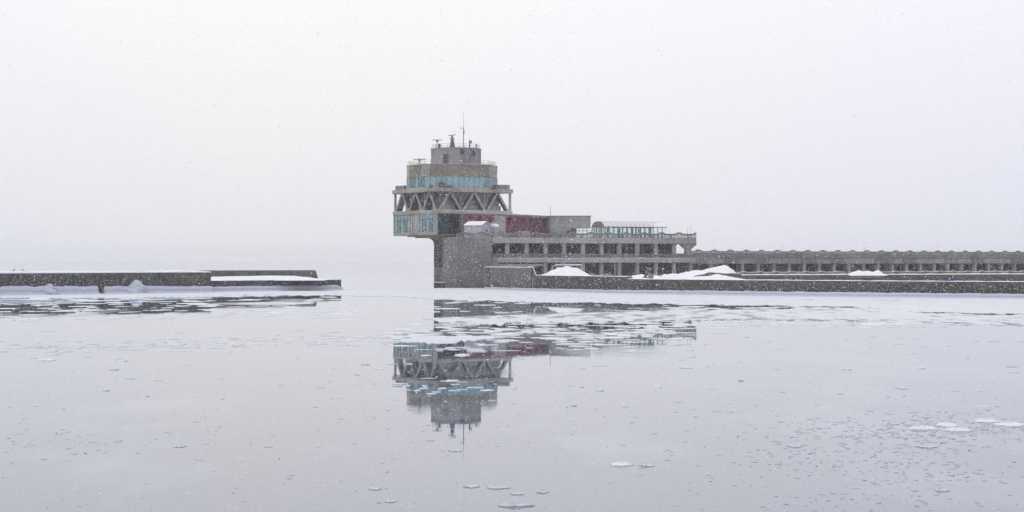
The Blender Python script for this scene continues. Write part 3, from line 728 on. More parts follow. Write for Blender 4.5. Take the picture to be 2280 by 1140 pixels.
for u in (2.7, 6.3, 10.1, 11.9, 15.5):
    MB().box(FV, u, u + .28, -3.4, -3.1, 12.1, he + .3).build('inner_post', M['steel'], vt)

# ================================================================ GALLERY (long arcade to the right)
FG = fr_px(1540, 470, 2290, 530); UG = FG.u_at; LG = UG(2420); pitch = UG(1625.3 + 35.3) - UG(1625.3)
gal = thing('arcade', 'long low concrete arcade with square columns and wavy balustrade, reaching the right edge', 'building', tuple(FG.p(LG / 2, -6, 0)))
def gbox(name, mat, u0, u1, d0, d1, h0, h1, bevel=.05): return MB().box(FG, u0, u1, d0, d1, h0, h1).build(name, mat, gal, bevel=bevel)
cu = UG(1590.5)
k = 0; u = cu - pitch / 2
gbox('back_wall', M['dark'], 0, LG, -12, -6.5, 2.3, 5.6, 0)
seg = 0
while u < LG:
    gbox('parapet_panel', M['conc'] if seg % 5 in (1, 3) else M['slab'], u + .015, min(LG, u + pitch) - .015, -11.9, .012 * (seg % 2), 5.62, 7.1, .03)
    gbox('parapet_panel', M['conc'], u + .015, min(LG, u + pitch) - .015, -11.9, .14 + .012 * (seg % 2), 7.12, 8.36, .03)
    gbox('column', M['slab'], u + pitch * .32 - .5, u + pitch * .32 + .5, -1.3, -.2, 2.3, 5.6)
    gbox('inner_column', M['conc'], u + pitch * .75 - .3, u + pitch * .75 + .3, -5.6, -5.0, 2.3, 5.6)
    if seg in (4, 5, 9, 14, 15, 19, 23): gbox('bay_shutter', M['seamid'] if seg % 2 else M['landing'], u + pitch * .32 + .5, u + pitch * 1.32 - .5, -2.2, -2.0, 2.3, 3.6 + (seg * 7 % 5) * .45)
    u += pitch; seg += 1
gbox('parapet_panel', M['conc'], 0, cu - pitch / 2 - .015, -11.9, .1, 5.62, 8.36, .03)
balustrade(FG, 0, LG, 0, 8.36, .62, pitch, cu, gal, bump=.42, bal=.42, pr=.11, thick=.3, post=False)
for i, (p_, y_, z_) in enumerate(((1742, 546, 492), (1925.5, 548, 506))):
    x = wx(p_, z_); MB().tube((x, z_, 8.3), (x, z_, hy(y_, z_)), .05, .03, 5).tube((x, z_, 8.3), (x, z_, 8.5), .15, .15, 6).build('pole', M['steel'], org=Vector((x, z_, 8.3)), label=['faint thin pole on the arcade roof, nearer to the tower', 'faint thin pole on the arcade roof, farther to the right'][i], category='pole')

# ================================================================ QUAY AND SEA WALLS (right)
WP = [(1078, 413), (1190, 385), (1300, 366.5), (1410, 351), (1600, 337), (1800, 325), (2040, 314), (2290, 306), (2700, 296), (3100, 290)]
def wallZ(px):
    for (a, za), (b, zb) in zip(WP[:-1], WP[1:]):
        if px <= b: 
            t_ = (px - a) / (b - a); return za + (zb - za) * t_
    return WP[-1][1]
def wallP(px): z = wallZ(px); return Vector((wx(px, z), z, 0))
m_ = MB(); q = [wallP(p_) + Vector((0, 1.0, 0)) for p_ in range(1190, 3101, 40)]
back = [Vector((v.x + (v.x) * .55 + 6, 560, 0)) for v in q]
m_.grid([[v + Vector((0, 0, 1.6)) for v in q], [v + Vector((0, 0, 1.6)) for v in back]]).grid([[v + Vector((0, 0, -1)) for v in q], [v + Vector((0, 0, 1.6)) for v in q]])
m_.build('quay', M['seamid'], kind='structure')
sw_ = thing('sea_wall', 'long dark sea wall with snow on its top, running right from the terminal with frozen spray at its foot', 'sea wall', tuple(wallP(1600)))
edges = [1186, 1243, 1300, 1352, 1398]; e2 = list(range(1398, 3050, 62))
def wallseg(p0, p1, h0, h1, mat, name='wall_block', parent=sw_, th=1.1, off=0.0, gap=.02, bevel=.04):
    a, b = wallP(p0), wallP(p1); d = b - a; fr_ = Fr(a, math.atan2(d.y, d.x)); L_ = d.length
    return MB().box(fr_, gap, L_ - gap, -th, off, h0, h1).build(name, mat, parent, bevel=bevel), fr_, L_
for i, (a, b) in enumerate(zip(edges[:-1], edges[1:])):
    o, fr_, L_ = wallseg(a, b, -.8, 3.32, M['sea'] if i else M['sea'], off=.012 * (i % 2))
    snowstrip(fr_, 0, L_, -1.1, .0, 3.32, .10, 'wall_snow', sw_, 11 + i)
for i, (a, b) in enumerate(zip(e2[:-1], e2[1:])):
    o, fr_, L_ = wallseg(a, b, -.8, 2.86, M['sea'], off=.014 * (i % 3))
    snowstrip(fr_, 0, L_, -1.1, .0, 2.86, .11, 'wall_snow', sw_, 31 + i)
    # stains, iron brackets
# raised landing at the left end
ld = thing('landing_block', 'raised grey landing block with snowy sloping end between the terminal and the dark sea wall', 'quay block', tuple(wallP(1130)))
a, b = wallP(1078), wallP(1186); d = b - a; FL = Fr(a, math.atan2(d.y, d.x)); LL = d.length
BK = Vector((-.3, 12, 0))
for k in range(3):
    u0_, u1_ = LL * k / 3 + .015, LL * (k + 1) / 3 - .015
    MB().prism([FL.p(u0_, .012 * k, -.8), FL.p(u1_, .012 * k, -.8), FL.p(u1_, .012 * k, 4.98), FL.p(u0_, .012 * k, 4.98)], BK).build('wall_block', M['landing'], ld, bevel=.05)
MB().prism([FL.p(LL, 0, 4.98), FL.p(LL + 1.9, 0, 3.34), FL.p(LL + .02, 0, 3.34)], BK).build('sloping_end', M['landing'], ld)
MB().prism([FL.p(LL, 0.04, 5.0), FL.p(LL + 1.9, 0.04, 3.36), FL.p(LL + 2.4, .04, 3.42), FL.p(LL + .2, 0.04, 5.2), FL.p(LL - 1.5, .04, 5.16), FL.p(LL - 1.5, .04, 5.0)], BK * .95).build('slope_snow', M['snow'], ld)
snowstrip(FL, 0, LL - 1.4, -1.6, .0, 4.98, .10, 'landing_snow', ld, 61)
MB().box(FL, LL * .05, LL * .12, .0, .12, 0, 4.9).build('fender', M['sea'], ld)
MB().box(FL, LL - .25, LL - .05, .0, .25, .3, 5.0).build('fender', M['sea'], ld)
# dark tide mark band below the landing and wall is the wet concrete itself
# ice foot along the walls
def icefoot(pf, p0, p1, topf, name, step=2.0, out_=.55, seed=0, label=None):
    """frozen spray: rounded ledge standing out from the wall; pf(px) gives the wall point"""
    rows = []; n_ = int((p1 - p0) / step)
    for k in range(n_ + 1):
        p_ = p0 + (p1 - p0) * k / n_; v = pf(p_); dv = pf(p_ + 1) - pf(p_ - 1); nrm = Vector((dv.y, -dv.x, 0)).normalized()
        tp = topf(p_) * (1 + .10 * fb(p_ * .08, seed) + .07 * fb(p_ * .5, seed + 4)); o_ = out_ * (1 + .35 * fb(p_ * .06, seed + 8))
        if topf(p_) < .15: o_ = .02
        pr = [(-.05, tp), (.12 * o_ / .55, tp - .02), (o_ * .55, tp * .86), (o_ * .8, tp * .45), (o_ * .62, tp * .30 + .02), (o_ * 1.15, tp * .25), (o_ * 1.5, .12), (o_ * 1.55, -.05)]
        rows.append([v + nrm * a_ + Vector((0, 0, z_)) for a_, z_ in pr])
    return MB().grid(rows).build(name, M['icefoot'], smooth=True, kind='stuff')
def rt(px): return .45 + .40 * min(1, max(0, (px - 1080) / 500))
icefoot(wallP, 1082, 3050, rt, 'ice_foot', seed=3)
# low block with ice cap at the shaft foot
x0, x1 = wx(965.5, 452), wx(1012, 452)
ft = thing('mooring_step', 'low concrete step capped with ice at the foot of the tower shaft', 'step', ((x0 + x1) / 2, 452, 0))
MB().box(Fr((x0, 452), 0), 0, x1 - x0, -3, 0, -.5, .75).build('step_block', M['shaft'], ft, bevel=.05)
MB().box(Fr((x0, 452), 0), -.05, x1 - x0 - .1, -3, .15, .75, 1.15).build('ice_cap', M['icefoot'], ft, bevel=.12)

# snow filling the quay between the wall and the terminal
rows = []
for k in range(90):
    p_ = 1196 + (1660 - 1196) * k / 89; zf = wallZ(p_) + 1.0; row = []
    for j in range(24):
        z_ = zf + (445 - zf) * j / 23; x_ = wx(p_, z_)
        h_ = 2.72 + .16 * fb(x_ * .12 + z_ * .07, 2) + .07 * fb(x_ * .5 - z_ * .3, 5)
        if p_ < 1400: h_ -= .1
        if p_ > 1625: h_ -= (p_ - 1625) / 35 * 1.2
        row.append((x_, z_, h_))
    rows.append(row)
MB().grid(rows).build('snow_cover', M['snow'], smooth=True, kind='structure')

def mound(name, px0, px1, Z, h0, prof, depth, label, cat='snow pile', mat='snow', seed=0, group=None, rough=.30):
    """snow heap: prof = [(photo column, photo row)] ridge line, falling off front and back"""
    rows = []; n_ = 60; m__ = 21
    def ridge(p_):
        for (a, ya), (b, yb) in zip(prof[:-1], prof[1:]):
            if p_ <= b:
                t_ = (p_ - a) / (b - a); t_ = t_ * t_ * (3 - 2 * t_) * .5 + t_ * .5; return hy(ya + (yb - ya) * t_, Z)
        return hy(prof[-1][1], Z)
    for k in range(n_ + 1):
        p_ = px0 + (px1 - px0) * k / n_; x_ = wx(p_, Z); rz = max(h0, ridge(p_)); row = []
        for j in range(m__ + 1):
            v = j / m__ * 2 - 1; fall = max(0, 1 - abs(v) ** 1.6)
            hh = h0 + (rz - h0) * fall
            hh += rough * fall * (fb(x_ * .9 + v * 2.3, seed) + .5 * fb(x_ * 2.1 - v * 5, seed + 3)) * min(1, (rz - h0))
            row.append((x_, Z + v * depth, hh - (.06 if fall < .02 else 0)))
        rows.append(row)
    c = Vector((wx((px0 + px1) / 2, Z), Z, h0))
    pr = dict(label=label, category=cat)
    if group: pr['group'] = group
    return MB().grid(rows).build(name, M[mat], smooth=True, org=c, **pr)
mound('snow_mound', 1200, 1318, 393, 2.75, [(1200, 613), (1212, 611), (1228, 602), (1245, 595.5), (1262, 594), (1283, 598), (1300, 604), (1318, 613)], 5, 'rounded heap of ploughed snow in front of the white frame, nearest the tower', seed=2, group='heaps of ploughed snow on the quay')
mound('snow_mound', 1470, 1642, 378, 2.7, [(1470, 613), (1500, 610), (1530, 606), (1550, 601), (1562, 601.5), (1575, 597), (1600, 592.5), (1617, 590), (1630, 597), (1642, 612)], 8, 'largest heap of snow rising to a peak at the right end of the terminal', seed=6, group='heaps of ploughed snow on the quay')
mound('snow_mound', 1886, 1970, 402, 3.2, [(1886, 611), (1900, 605.5), (1912, 603.5), (1920, 605), (1933, 602.5), (1943, 605.5), (1955, 602), (1970, 611)], 3, 'low lumpy heap of snow on the ledge before the arcade', seed=9, group='heaps of ploughed snow on the quay')
mound('snow_mound', 1395, 1475, 373, 2.7, [(1395, 617), (1412, 613), (1430, 611), (1450, 612.5), (1475, 616)], 5, 'low snowdrift around the leaning dark post on the quay', seed=12, group='heaps of ploughed snow on the quay')
mound('snow_mound', 1520, 1660, 352, 2.6, [(1520, 621), (1560, 616), (1600, 611.5), (1612, 613), (1635, 618), (1660, 622)], 4, 'long low drift behind the sea wall below the largest heap', seed=15, group='heaps of ploughed snow on the quay')

# second wall and its low balustrade in front of the arcade
F2W = fr_px(1625, 399, 2290, 430); U2 = F2W.u_at; L2 = U2(2420)
w2 = thing('terrace_wall', 'grey retaining wall with a snowy wavy balustrade between the sea wall and the arcade', 'retaining wall', tuple(F2W.p(L2 / 2, 0, 1.5)))
n2 = 22
for k in range(n2):
    a = L2 * k / n2
    MB().box(F2W, a + .02, a + L2 / n2 - .02, -1.6, .012 * (k % 2), 1.4, 3.22).build('wall_block', M['seamid'], w2, bevel=.04)
snowstrip(F2W, 2, L2, -1.6, .05, 3.22, .22, 'ledge_snow', w2, 71, step=.5)
p2 = U2(1697) - U2(1662)
balustrade(F2W, U2(1640), U2(1886), -1.0, 3.22, .62, p2, U2(1662), w2, bump=.20, mat=M['seamid'], bal=.5, pr=.14, thick=.34, snow=.07)
balustrade(F2W, U2(1968), L2, -1.0, 3.22, .62, p2, U2(1662), w2, bump=.20, mat=M['seamid'], bal=.5, pr=.14, thick=.34, snow=.07)
MB().box(F2W, U2(1893), U2(1962), .02, .05, 2.65, 2.75).build('icicle_ledge', M['icefoot'], w2)
# displaced balustrade pieces half buried in snow
for i, (p0, p1, y0, Z_, lab) in enumerate(((1546, 1652, 610, 366, 'upper wavy piece of balustrade half buried in the snow below the peak'), (1562, 1606, 617, 357, 'lower short piece of balustrade almost buried in the snow'))):
    a_ = Vector((wx(p0, Z_), Z_, 0)); fr_ = Fr(a_, 0); L_ = wx(p1, Z_) - a_.x; hb = hy(y0 + 4.5, Z_)
    t_ = thing('buried_balustrade', lab, 'balustrade', (a_.x + L_ / 2, Z_, hb), 'buried balustrade pieces')
    n_ = 24; sc_h = .75 if i == 0 else .35
    hi = [(L_ * k / n_, hb + sc_h * (.72 + .30 * math.exp(-((k / n_ - .38) / .12) ** 2) + .06 * math.sin(k * 1.1)) * min(1, k / 7 + .05) * min(1, (n_ - k) / 3 + .45)) for k in range(n_ + 1)]
    MB().grid([[fr_.p(u, 0.15, hb - .5) for u, z in hi], [fr_.p(u, .15, z) for u, z in hi], [fr_.p(u, -.2, z) for u, z in hi], [fr_.p(u, -.2, hb - .5) for u, z in hi]]).build('coping', M['seamid'], t_)
    MB().grid([[fr_.p(u, .16, z) for u, z in hi], [fr_.p(u, .05, z + .06) for u, z in hi], [fr_.p(u, -.21, z) for u, z in hi]]).build('coping_snow', M['snow'], t_)
# small wavy rail right of the first heap
a_ = Vector((wx(1309, 392), 392, 0)); fr_ = Fr(a_, R(8))
t_ = thing('low_rail', 'low wavy snow dusted rail on the quay right of the rounded heap', 'rail', (a_.x + 3, 393, 2.7))
m_ = MB(); pts_ = [fr_.p(k * .3, 0, 3.25 + .22 * math.cos(k * .3 / 3.4 * 2 * math.pi - 1.6)) for k in range(19)]
for a, b in zip(pts_[:-1], pts_[1:]): m_.bar(a, b, .14, .2)
m_.build('top_rail', M['seamid'], t_)
m_ = MB()
for k in range(0, 19, 2): m_.box(fr_, k * .3 - .06, k * .3 + .06, -.06, .06, 2.4, pts_[k].z)
m_.build('uprights', M['seamid'], t_, kind='stuff')
m_ = MB()
for a, b in zip(pts_[:-1], pts_[1:]): m_.bar(a + Vector((0, 0, .13)), b + Vector((0, 0, .13)), .16, .07)
m_.build('rail_snow', M['snow'], t_)
# white portal frame behind the first heap
Zp = 402; t_ = thing('portal_frame', 'snow coated rectangular frame standing behind the rounded snow heap', 'frame', (wx(1262, Zp), Zp, 2.7))
xa, xb = wx(1230, Zp), wx(1295, Zp); ht_ = hy(590.5, Zp)
MB().bar((xa, Zp, 2.5), (xa, Zp, ht_ - .3), .22).build('post', M['shed'], t_)
MB().bar((xb, Zp, 2.5), (xb, Zp, ht_), .22).build('post', M['shed'], t_)
MB().bar((xa, Zp, ht_ - .3), (xa + .7, Zp, ht_), .22).bar((xa + .7, Zp, ht_), (xb, Zp, ht_), .22).build('top_beam', M['shed'], t_)
MB().bar((xa + .6, Zp, ht_ + .17), (xb, Zp, ht_ + .17), .3, .16).build('beam_snow', M['snow'], t_)
MB().bar((xa + .7, Zp, ht_ - .55), (xb - .1, Zp, ht_ - .55), .1).build('cross_rail', M['shed'], t_)
for p_ in (1240, 1274): MB().bar((wx(p_, Zp), Zp, 2.5), (wx(p_, Zp), Zp, ht_ - .1), .1).build('mullion', M['shed'], t_)
# leaning dark post with drum
Zl = 356; xa = wx(1437, Zl)
t_ = thing('winch', 'dark leaning winch arm with a round drum at its foot, standing in the snow', 'winch', (xa, Zl, 2.8))
MB().bar((xa - .1, Zl, hy(617, Zl)), (wx(1447, Zl), Zl, hy(599.5, Zl)), .55, .5, up=Vector((0, 1, 0))).build('arm', M['gear'], t_, bevel=.06)
MB().tube((wx(1449, Zl), Zl - .3, hy(615, Zl)), (wx(1449, Zl), Zl + .5, hy(615, Zl)), .48, .48, 16).build('drum', M['gear'], t_, bevel=.05)
MB().tube((wx(1449, Zl), Zl - .36, hy(615, Zl)), (wx(1449, Zl), Zl - .3, hy(615, Zl)), .58, .58, 16).build('flange', M['steel'], t_)
MB().bar((wx(1441, Zl), Zl, hy(600, Zl)), (wx(1451, Zl), Zl, hy(597.5, Zl)), .5, .35).build('head', M['conc'], t_, bevel=.05)
MB().bar((wx(1431, Zl), Zl, hy(617.5, Zl)), (wx(1453, Zl), Zl, hy(619, Zl)), .3, .2).build('bed_frame', M['gear'], t_)
# slim posts on the quay
for i, (p_, y0, y1, z_) in enumerate(((1369, 585, 614, 400), (1500, 588, 613, 410), (1252, 577, 600, 397))):
    x = wx(p_, z_); t_ = thing('lamp_post', ['slim grey post on the quay between the low rail and the winch', 'slim grey post just left of the largest snow heap', 'thin post rising behind the white frame and rounded heap'][i], 'post', (x, z_, 2.6))
    MB().tube((x, z_, 2.4), (x, z_, hy(y0, z_)), .15, .12, 7).build('shaft', M['slab'], t_)
    MB().tube((x, z_, hy(y0, z_)), (x, z_, hy(y0, z_) + .15), .16, .1, 7).build('cap', M['steel'], t_)
# blue lamp and small dark fittings on the terrace wall
def on2(p_, d=.1): u = U2(p_); return F2W.p(u, d, 0)
c_ = on2(2113, .2); t_ = thing('blue_lamp', 'small lit blue lamp low on the grey retaining wall at the far right', 'lamp', (c_.x, c_.y, 2.0))
MB().box(Fr(c_, 0), -.25, .25, -.1, .05, 2.0, 2.4).build('casing', M['blue'], t_)
MB().tube(c_ + Vector((0, -.06, 2.2)), c_ + Vector((0, -.16, 2.2)), .17, .14, 10).build('lens', M['bluelamp'], t_)
for i, p_ in enumerate((1852, 2052, 2238)):
    c_ = on2(p_, .3)
    t_ = thing('wall_ladder', ['dark bracket on the retaining wall just left of the lumpy snow heap', 'dark slanting bracket on the retaining wall left of the blue lamp', 'dark bracket on the retaining wall nearest the right edge'][i], 'bracket', (c_.x, c_.y, 1.6))
    MB().bar(c_ + Vector((-.35, 0, 2.9)), c_ + Vector((.3, -.3, 1.6)), .28, .2).build('strut', M['gear'], t_)
    MB().box(Fr(c_, 0), -.45, .1, -.3, -.05, 2.5, 2.95).build('plate', M['gear'], t_)

# ================================================================ LEFT BREAKWATER
LP = [(-400, 313), (-60, 331.5), (0, 335.5), (470, 366)]
def leftP(px):
    for (a, za), (b, zb) in zip(LP[:-1], LP[1:]):
        if px <= b or (b == 470): 
            z = za + (zb - za) * (px - a) / (b - a)
            if px <= b: return Vector((wx(px, z), z, 0))
    return Vector((wx(px, z), z, 0))
bw = thing('breakwater', 'dark high breakwater wall with snow on top and bluish ice at its foot, left side', 'breakwater', tuple(leftP(200)))
st = list(range(-380, 471, 50)); st[-1] = 470
for i, (a, b) in enumerate(zip(st[:-1], st[1:])):
    A_, B_ = leftP(a), leftP(b); d = B_ - A_; fr_ = Fr(A_, math.atan2(d.y, d.x)); L_ = d.length
    MB().box(fr_, .02, L_ - .02, -9, .014 * (i % 2), -.8, 4.1).build('wall_block', M['sea'], bw, bevel=.05)
    snowstrip(fr_, 0, L_, -9, .02, 4.1, .30, 'wall_snow', bw, 40 + i)
def ltop(px):
    if 218 <= px <= 230: return .1
    return (1.72 - .45 * max(0, px) / 470)
icefoot(leftP, -380, 470, ltop, 'ice_foot', seed=21, out_=.7)
def lowP(px):
    z = 371 + (394 - 371) * (px - 470) / 290; return Vector((wx(px, z), z, 0))
lo = thing('breakwater_tip', 'lower concrete tip of the breakwater with deep snow on top, beside the open water', 'breakwater', tuple(lowP(615)))
stp = [470, 528, 586, 644, 702, 760]
for i, (a, b) in enumerate(zip(stp[:-1], stp[1:])):
    A_, B_ = lowP(a), lowP(b); d = B_ - A_; fr_ = Fr(A_, math.atan2(d.y, d.x)); L_ = d.length
    MB().box(fr_, .02, L_ - .02, -26, .014 * (i % 2), -.8, 2.3).build('wall_block', M['sea'], lo, bevel=.05)
    snowstrip(fr_, 0, L_, -6, .02, 2.3, .12, 'wall_snow', lo, 80 + i)
icefoot(lowP, 471, 760, lambda p_: 1.12 if p_ < 752 else .8, 'ice_foot', seed=27, out_=.6)
bk = thing('parapet_wall', 'grey rear parapet wall with slanting end behind the snowy breakwater tip', 'wall', (wx(590, 414), 414, 2.3))
fr_ = Fr((wx(440, 404), 404), math.atan2(12, wx(703, 416) - wx(440, 404))); L_ = 26.4
uend = fr_.u_at(703)
for k in range(5):
    a, b = uend * k / 5, uend * (k + 1) / 5
    pts_ = [fr_.p(a + .02, 0, 2.2), fr_.p(b - .02 + (.62 if k == 4 else 0), 0, 2.2), fr_.p(b - .02, 0, 4.28), fr_.p(a + .02, 0, 4.28)]
    MB().prism(pts_, fr_.D * -1.2).build('wall_block', M['conc'] if k == 4 else M['seamid'], bk)
snowstrip(fr_, 0, uend, -1.2, 0, 4.28, .05, 'wall_snow', bk, 91)
mound('snow_bank', 468, 735, 392, 2.3, [(468, 616.2), (540, 614.6), (600, 613.6), (650, 614), (680, 616.5), (705, 620), (735, 623)], 10, 'smooth deep snow bank lying on the breakwater tip', cat='snow bank', seed=30, rough=.03)
# ice lumps frozen to the wall
def lump(px, w_, ytop, label, seed):
    v = leftP(px); Z_ = v.y; hw = w_ / F * Z_ / 2; ht_ = hy(ytop, Z_); rows = []
    for j in range(13):
        t_ = j / 12; row = []
        for k in range(13):
            a_ = math.pi * k / 12; r_ = hw * (1 - t_ ** 1.7) ** .7 * (1 + .5 * fb(k * .6 + j * .8, seed))
            row.append(v + Vector((-math.cos(a_) * r_ + .25 * t_, -math.sin(a_) * r_ * .8 + .2, ht_ * t_ - .05)))
        rows.append(row)
    MB().grid(rows).build('ice_lump', M['icefoot'], smooth=True, org=v, label=label, category='ice lump', group='ice lumps frozen to the breakwater')
lump(106, 44, 630, 'left lump of frozen spray against the high breakwater wall', 3)
lump(300, 56, 621.5, 'taller right lump of frozen spray against the high breakwater wall', 8)
# birds on the breakwater
for i, p_ in enumerate((27, 47)):
    v = leftP(p_) + Vector((0, 1.2, 4.42)); t_ = thing('bird', ['left of two dark birds perched on the snowy breakwater', 'right of two dark birds perched on the snowy breakwater'][i], 'bird', tuple(v), 'birds on the breakwater')
    dx = 1 if i == 0 else -1
    prof = [(-.34, .10, .015), (-.22, .17, .05), (-.08, .24, .10), (.06, .27, .11), (.15, .34, .075), (.19, .42, .062), (.24, .46, .05), (.29, .46, .012)]
    rows = [[v + Vector((dx * x_, r_ * math.cos(a_ * math.pi / 4), z_ + r_ * math.sin(a_ * math.pi / 4))) for a_ in range(9)] for x_, z_, r_ in prof]
    MB().grid(rows).build('body', M['bird'], t_, smooth=True)
    MB().bar(v + Vector((dx * .28, 0, .46)), v + Vector((dx * .36, 0, .44)), .025).build('beak', M['beige'], t_)
    for q in (-.04, .04): MB().tube(v + Vector((0, q, -.02)), v + Vector((0, q, .17)), .012, n=4).build('leg', M['beige'], t_)

# ================================================================ ICE ON THE WATER
def strip(name, p0, p1, far, near, seed, step=2, h=.03, amp=1.9, mat='ice', **k):
    """flat ice sheet with a ragged near edge; far(px), near(px) are photo rows turned into distances"""
    rows = []; n_ = int((p1 - p0) / step)
    for i in range(n_ + 1):
        p_ = p0 + (p1 - p0) * i / n_
        yf = far(p_); yn = near(p_) + amp * fb(p_ * .022, seed) + amp * .9 * fb(p_ * .11, seed + 3)
        tp = min(1, (p_ - p0) / 60, (p1 - p_) / 60)
        yn = yf + (yn - yf) * max(.02, tp)
        zf, zn = wz(yf), wz(max(yn, yf + .1)); row = []
        for j in range(5):
            z_ = zf + (zn - zf) * j / 4; row.append(Vector((wx(p_, z_), z_, h)))
        row.append(Vector((wx(p_, zn), zn - .02, -.03))); rows.append(row)
    return MB().grid(rows).build(name, M[mat], kind='structure', **k)
def lin(*pp):
    def f_(x):
        for (a, ya), (b, yb) in zip(pp[:-1], pp[1:]):
            if x <= b: return ya + (yb - ya) * (x - a) / (b - a)
        return pp[-1][1]
    return f_
wall_row = lambda p_: HZ + F * EYE / (wallZ(max(p_, 1078)) - .7) if p_ > 1078 else (641.5 if p_ > 960 else 646)
def far_all(p_):
    if p_ < 470: return HZ + F * EYE / (leftP(p_).y - .8)
    if p_ < 759: return HZ + F * EYE / (lowP(p_).y - .8)
    return wall_row(p_) if p_ > 975 else 645.2 - 3.5 * max(0, (p_ - 900) / 75)
strip('ice_sheet', -300, 2600, far_all, lin((-300, 667), (0, 664), (470, 661), (700, 657.5), (900, 661), (966, 667), (1200, 673.5), (1450, 677), (1660, 680), (1900, 684), (2100, 696), (2600, 708)), 1)
strip('ice_sheet', 940, 2500, lin((940, 709), (1100, 703), (1250, 699), (1500, 691), (1700, 689.5), (1900, 687), (2050, 698), (2280, 711), (2500, 716)), lin((940, 722), (1100, 722), (1300, 717), (1500, 713), (1700, 712), (1900, 713), (2100, 718), (2280, 723), (2500, 727)), 5, h=.04, amp=4.5, mat='brokenice')
strip('ice_sheet', 840, 1130, lin((840, 747), (1130, 751)), lin((840, 757), (960, 763), (1130, 757)), 14, h=.035, amp=4)

def floes(name, n, dens, mat, wr, hr, seed, xr=(-60, 2340), yr=(655, 1160), zr=(.02, .09)):
    rg = np.random.default_rng(seed); V_ = []; Fc = []; k = 0; made = 0
    for _ in range(n):
        px, py = rg.uniform(*xr), rg.uniform(*yr)
        if rg.random() > dens(px, py): continue
        Z_ = wz(py); a = rg.uniform(*wr) * rg.uniform(.5, 1) * (.55 if py > 785 else 1) / F * Z_ / 2; b = rg.uniform(*hr) * Z_ * Z_ / (F * EYE) / 2
        b = min(b, a * 2.2); b = max(b, a * .35)
        cx = wx(px, Z_); h_ = rg.uniform(*zr); m = int(rg.integers(7, 11)); rot = rg.uniform(0, 6.28); sk = rg.uniform(-.4, .4)
        base = k
        for lv_, sc_ in ((-.04, 1.0), (h_, .93)):
            pass
        r_ = 1 + rg.uniform(-.35, .25, m); an = rot + np.arange(m) * 2 * np.pi / m
        X_ = a * r_ * np.cos(an); Y_ = b * r_ * np.sin(an); X_ = X_ + Y_ * sk
        for i in range(m): V_.append((cx + X_[i], Z_ + Y_[i], -.04))
        for i in range(m): V_.append((cx + X_[i] * .95, Z_ + Y_[i] * .95, h_))
        for i in range(m): j = (i + 1) % m; Fc.append((k + i, k + j, k + m + j, k + m + i))
        Fc.append(tuple(range(k + m, k + 2 * m))); k += 2 * m; made += 1
    me = bpy.data.meshes.new(name); me.from_pydata(V_, [], Fc); me.materials.append(M[mat])
    o = bpy.data.objects.new(name, me); sc.collection.objects.link(o); o['kind'] = 'stuff'; return o
def bump2(x, y, cx, cy, rx, ry): return math.exp(-(((x - cx) / rx) ** 2 + ((y - cy) / ry) ** 2))
def patch(x, y, s_=1.0, sd=0): return .5 + .5 * fb(x * .008 * s_ + 3.1 * fb(y * .05, sd + 7), sd) * 1.0 + .35 * fb(y * .11 + x * .004, sd + 2)
def d_white(x, y):
    v = 0
    if 640 < x: 
        hi = 724 + max(0, (1500 - x)) * .03
        if 714 < y < 800 and 870 < x < 1600: v = max(v, .62 * math.exp(-max(0, y - 752) / 15.) * max(0, min(1, (1600 - x) / 160)) * (.35 + .65 * (patch(x, y * 1.0) > .45)))
    if y < 712 and x > 950: v = max(v, .05)
    if 706 < y < 732 and x > 1400: v = max(v, .5 * math.exp(-((y - 719) / 7.) ** 2))
    if y < 712 and x < 800: v = max(v, .17 if y > 664 else .06)
    if 684 < y < 712 and x > 1500: v = max(v, .5)
    if 790 <= y < 905: v = max(v, .004 + .10 * bump2(x, y, 1010, 862, 160, 12) + .05 * bump2(x, y, 1010, 890, 140, 6) + 0)
    if 905 <= y: v = 0
    return v
floes('ice_floes', 26000, d_white, 'floe', (12, 80), (.6, 2.6), 3, yr=(660, 1000), zr=(.01, .045))
def d_blue(x, y):     # slush band from the left edge to the middle
    cy = 777 - (x / 800.) * 24
    return (.8 * math.exp(-((y - cy) / 12.) ** 2) * (patch(x, y) > .35) if x < 860 else 0) + .006
floes('slush', 6000, d_blue, 'ice', (8, 60), (.8, 2.2), 4, yr=(700, 860), zr=(.008, .03))
def d_grey(x, y):
    v = .010
    v += .9 * bump2(x, y, 2150, 950, 230, 22) + .45 * bump2(x, y, 2000, 965, 170, 26) + .3 * bump2(x, y, 1900, 1015, 260, 28) + .22 * bump2(x, y, 2120, 1060, 200, 22) + .12 * bump2(x, y, 1950, 1120, 260, 20)
    v += .10 * bump2(x, y, 1650, 975, 120, 8) + .05 * bump2(x, y, 100, 970, 160, 25) + .06 * bump2(x, y, 300, 975, 400, 30) + .04 * bump2(x, y, 1300, 930, 500, 50)
    return v * (.25 + .75 * (patch(x, y, 2.0, 5) > .42))
floes('brash_ice', 36000, d_grey, 'greyice', (3, 34), (.6, 3.2), 5, yr=(740, 1155), zr=(.003, .010))
floes('brash_ice', 1200, lambda x, y: d_grey(x, y) * 1.0, 'filmice', (5, 22), (.8, 3.0), 6, yr=(760, 1155), zr=(.012, .03))

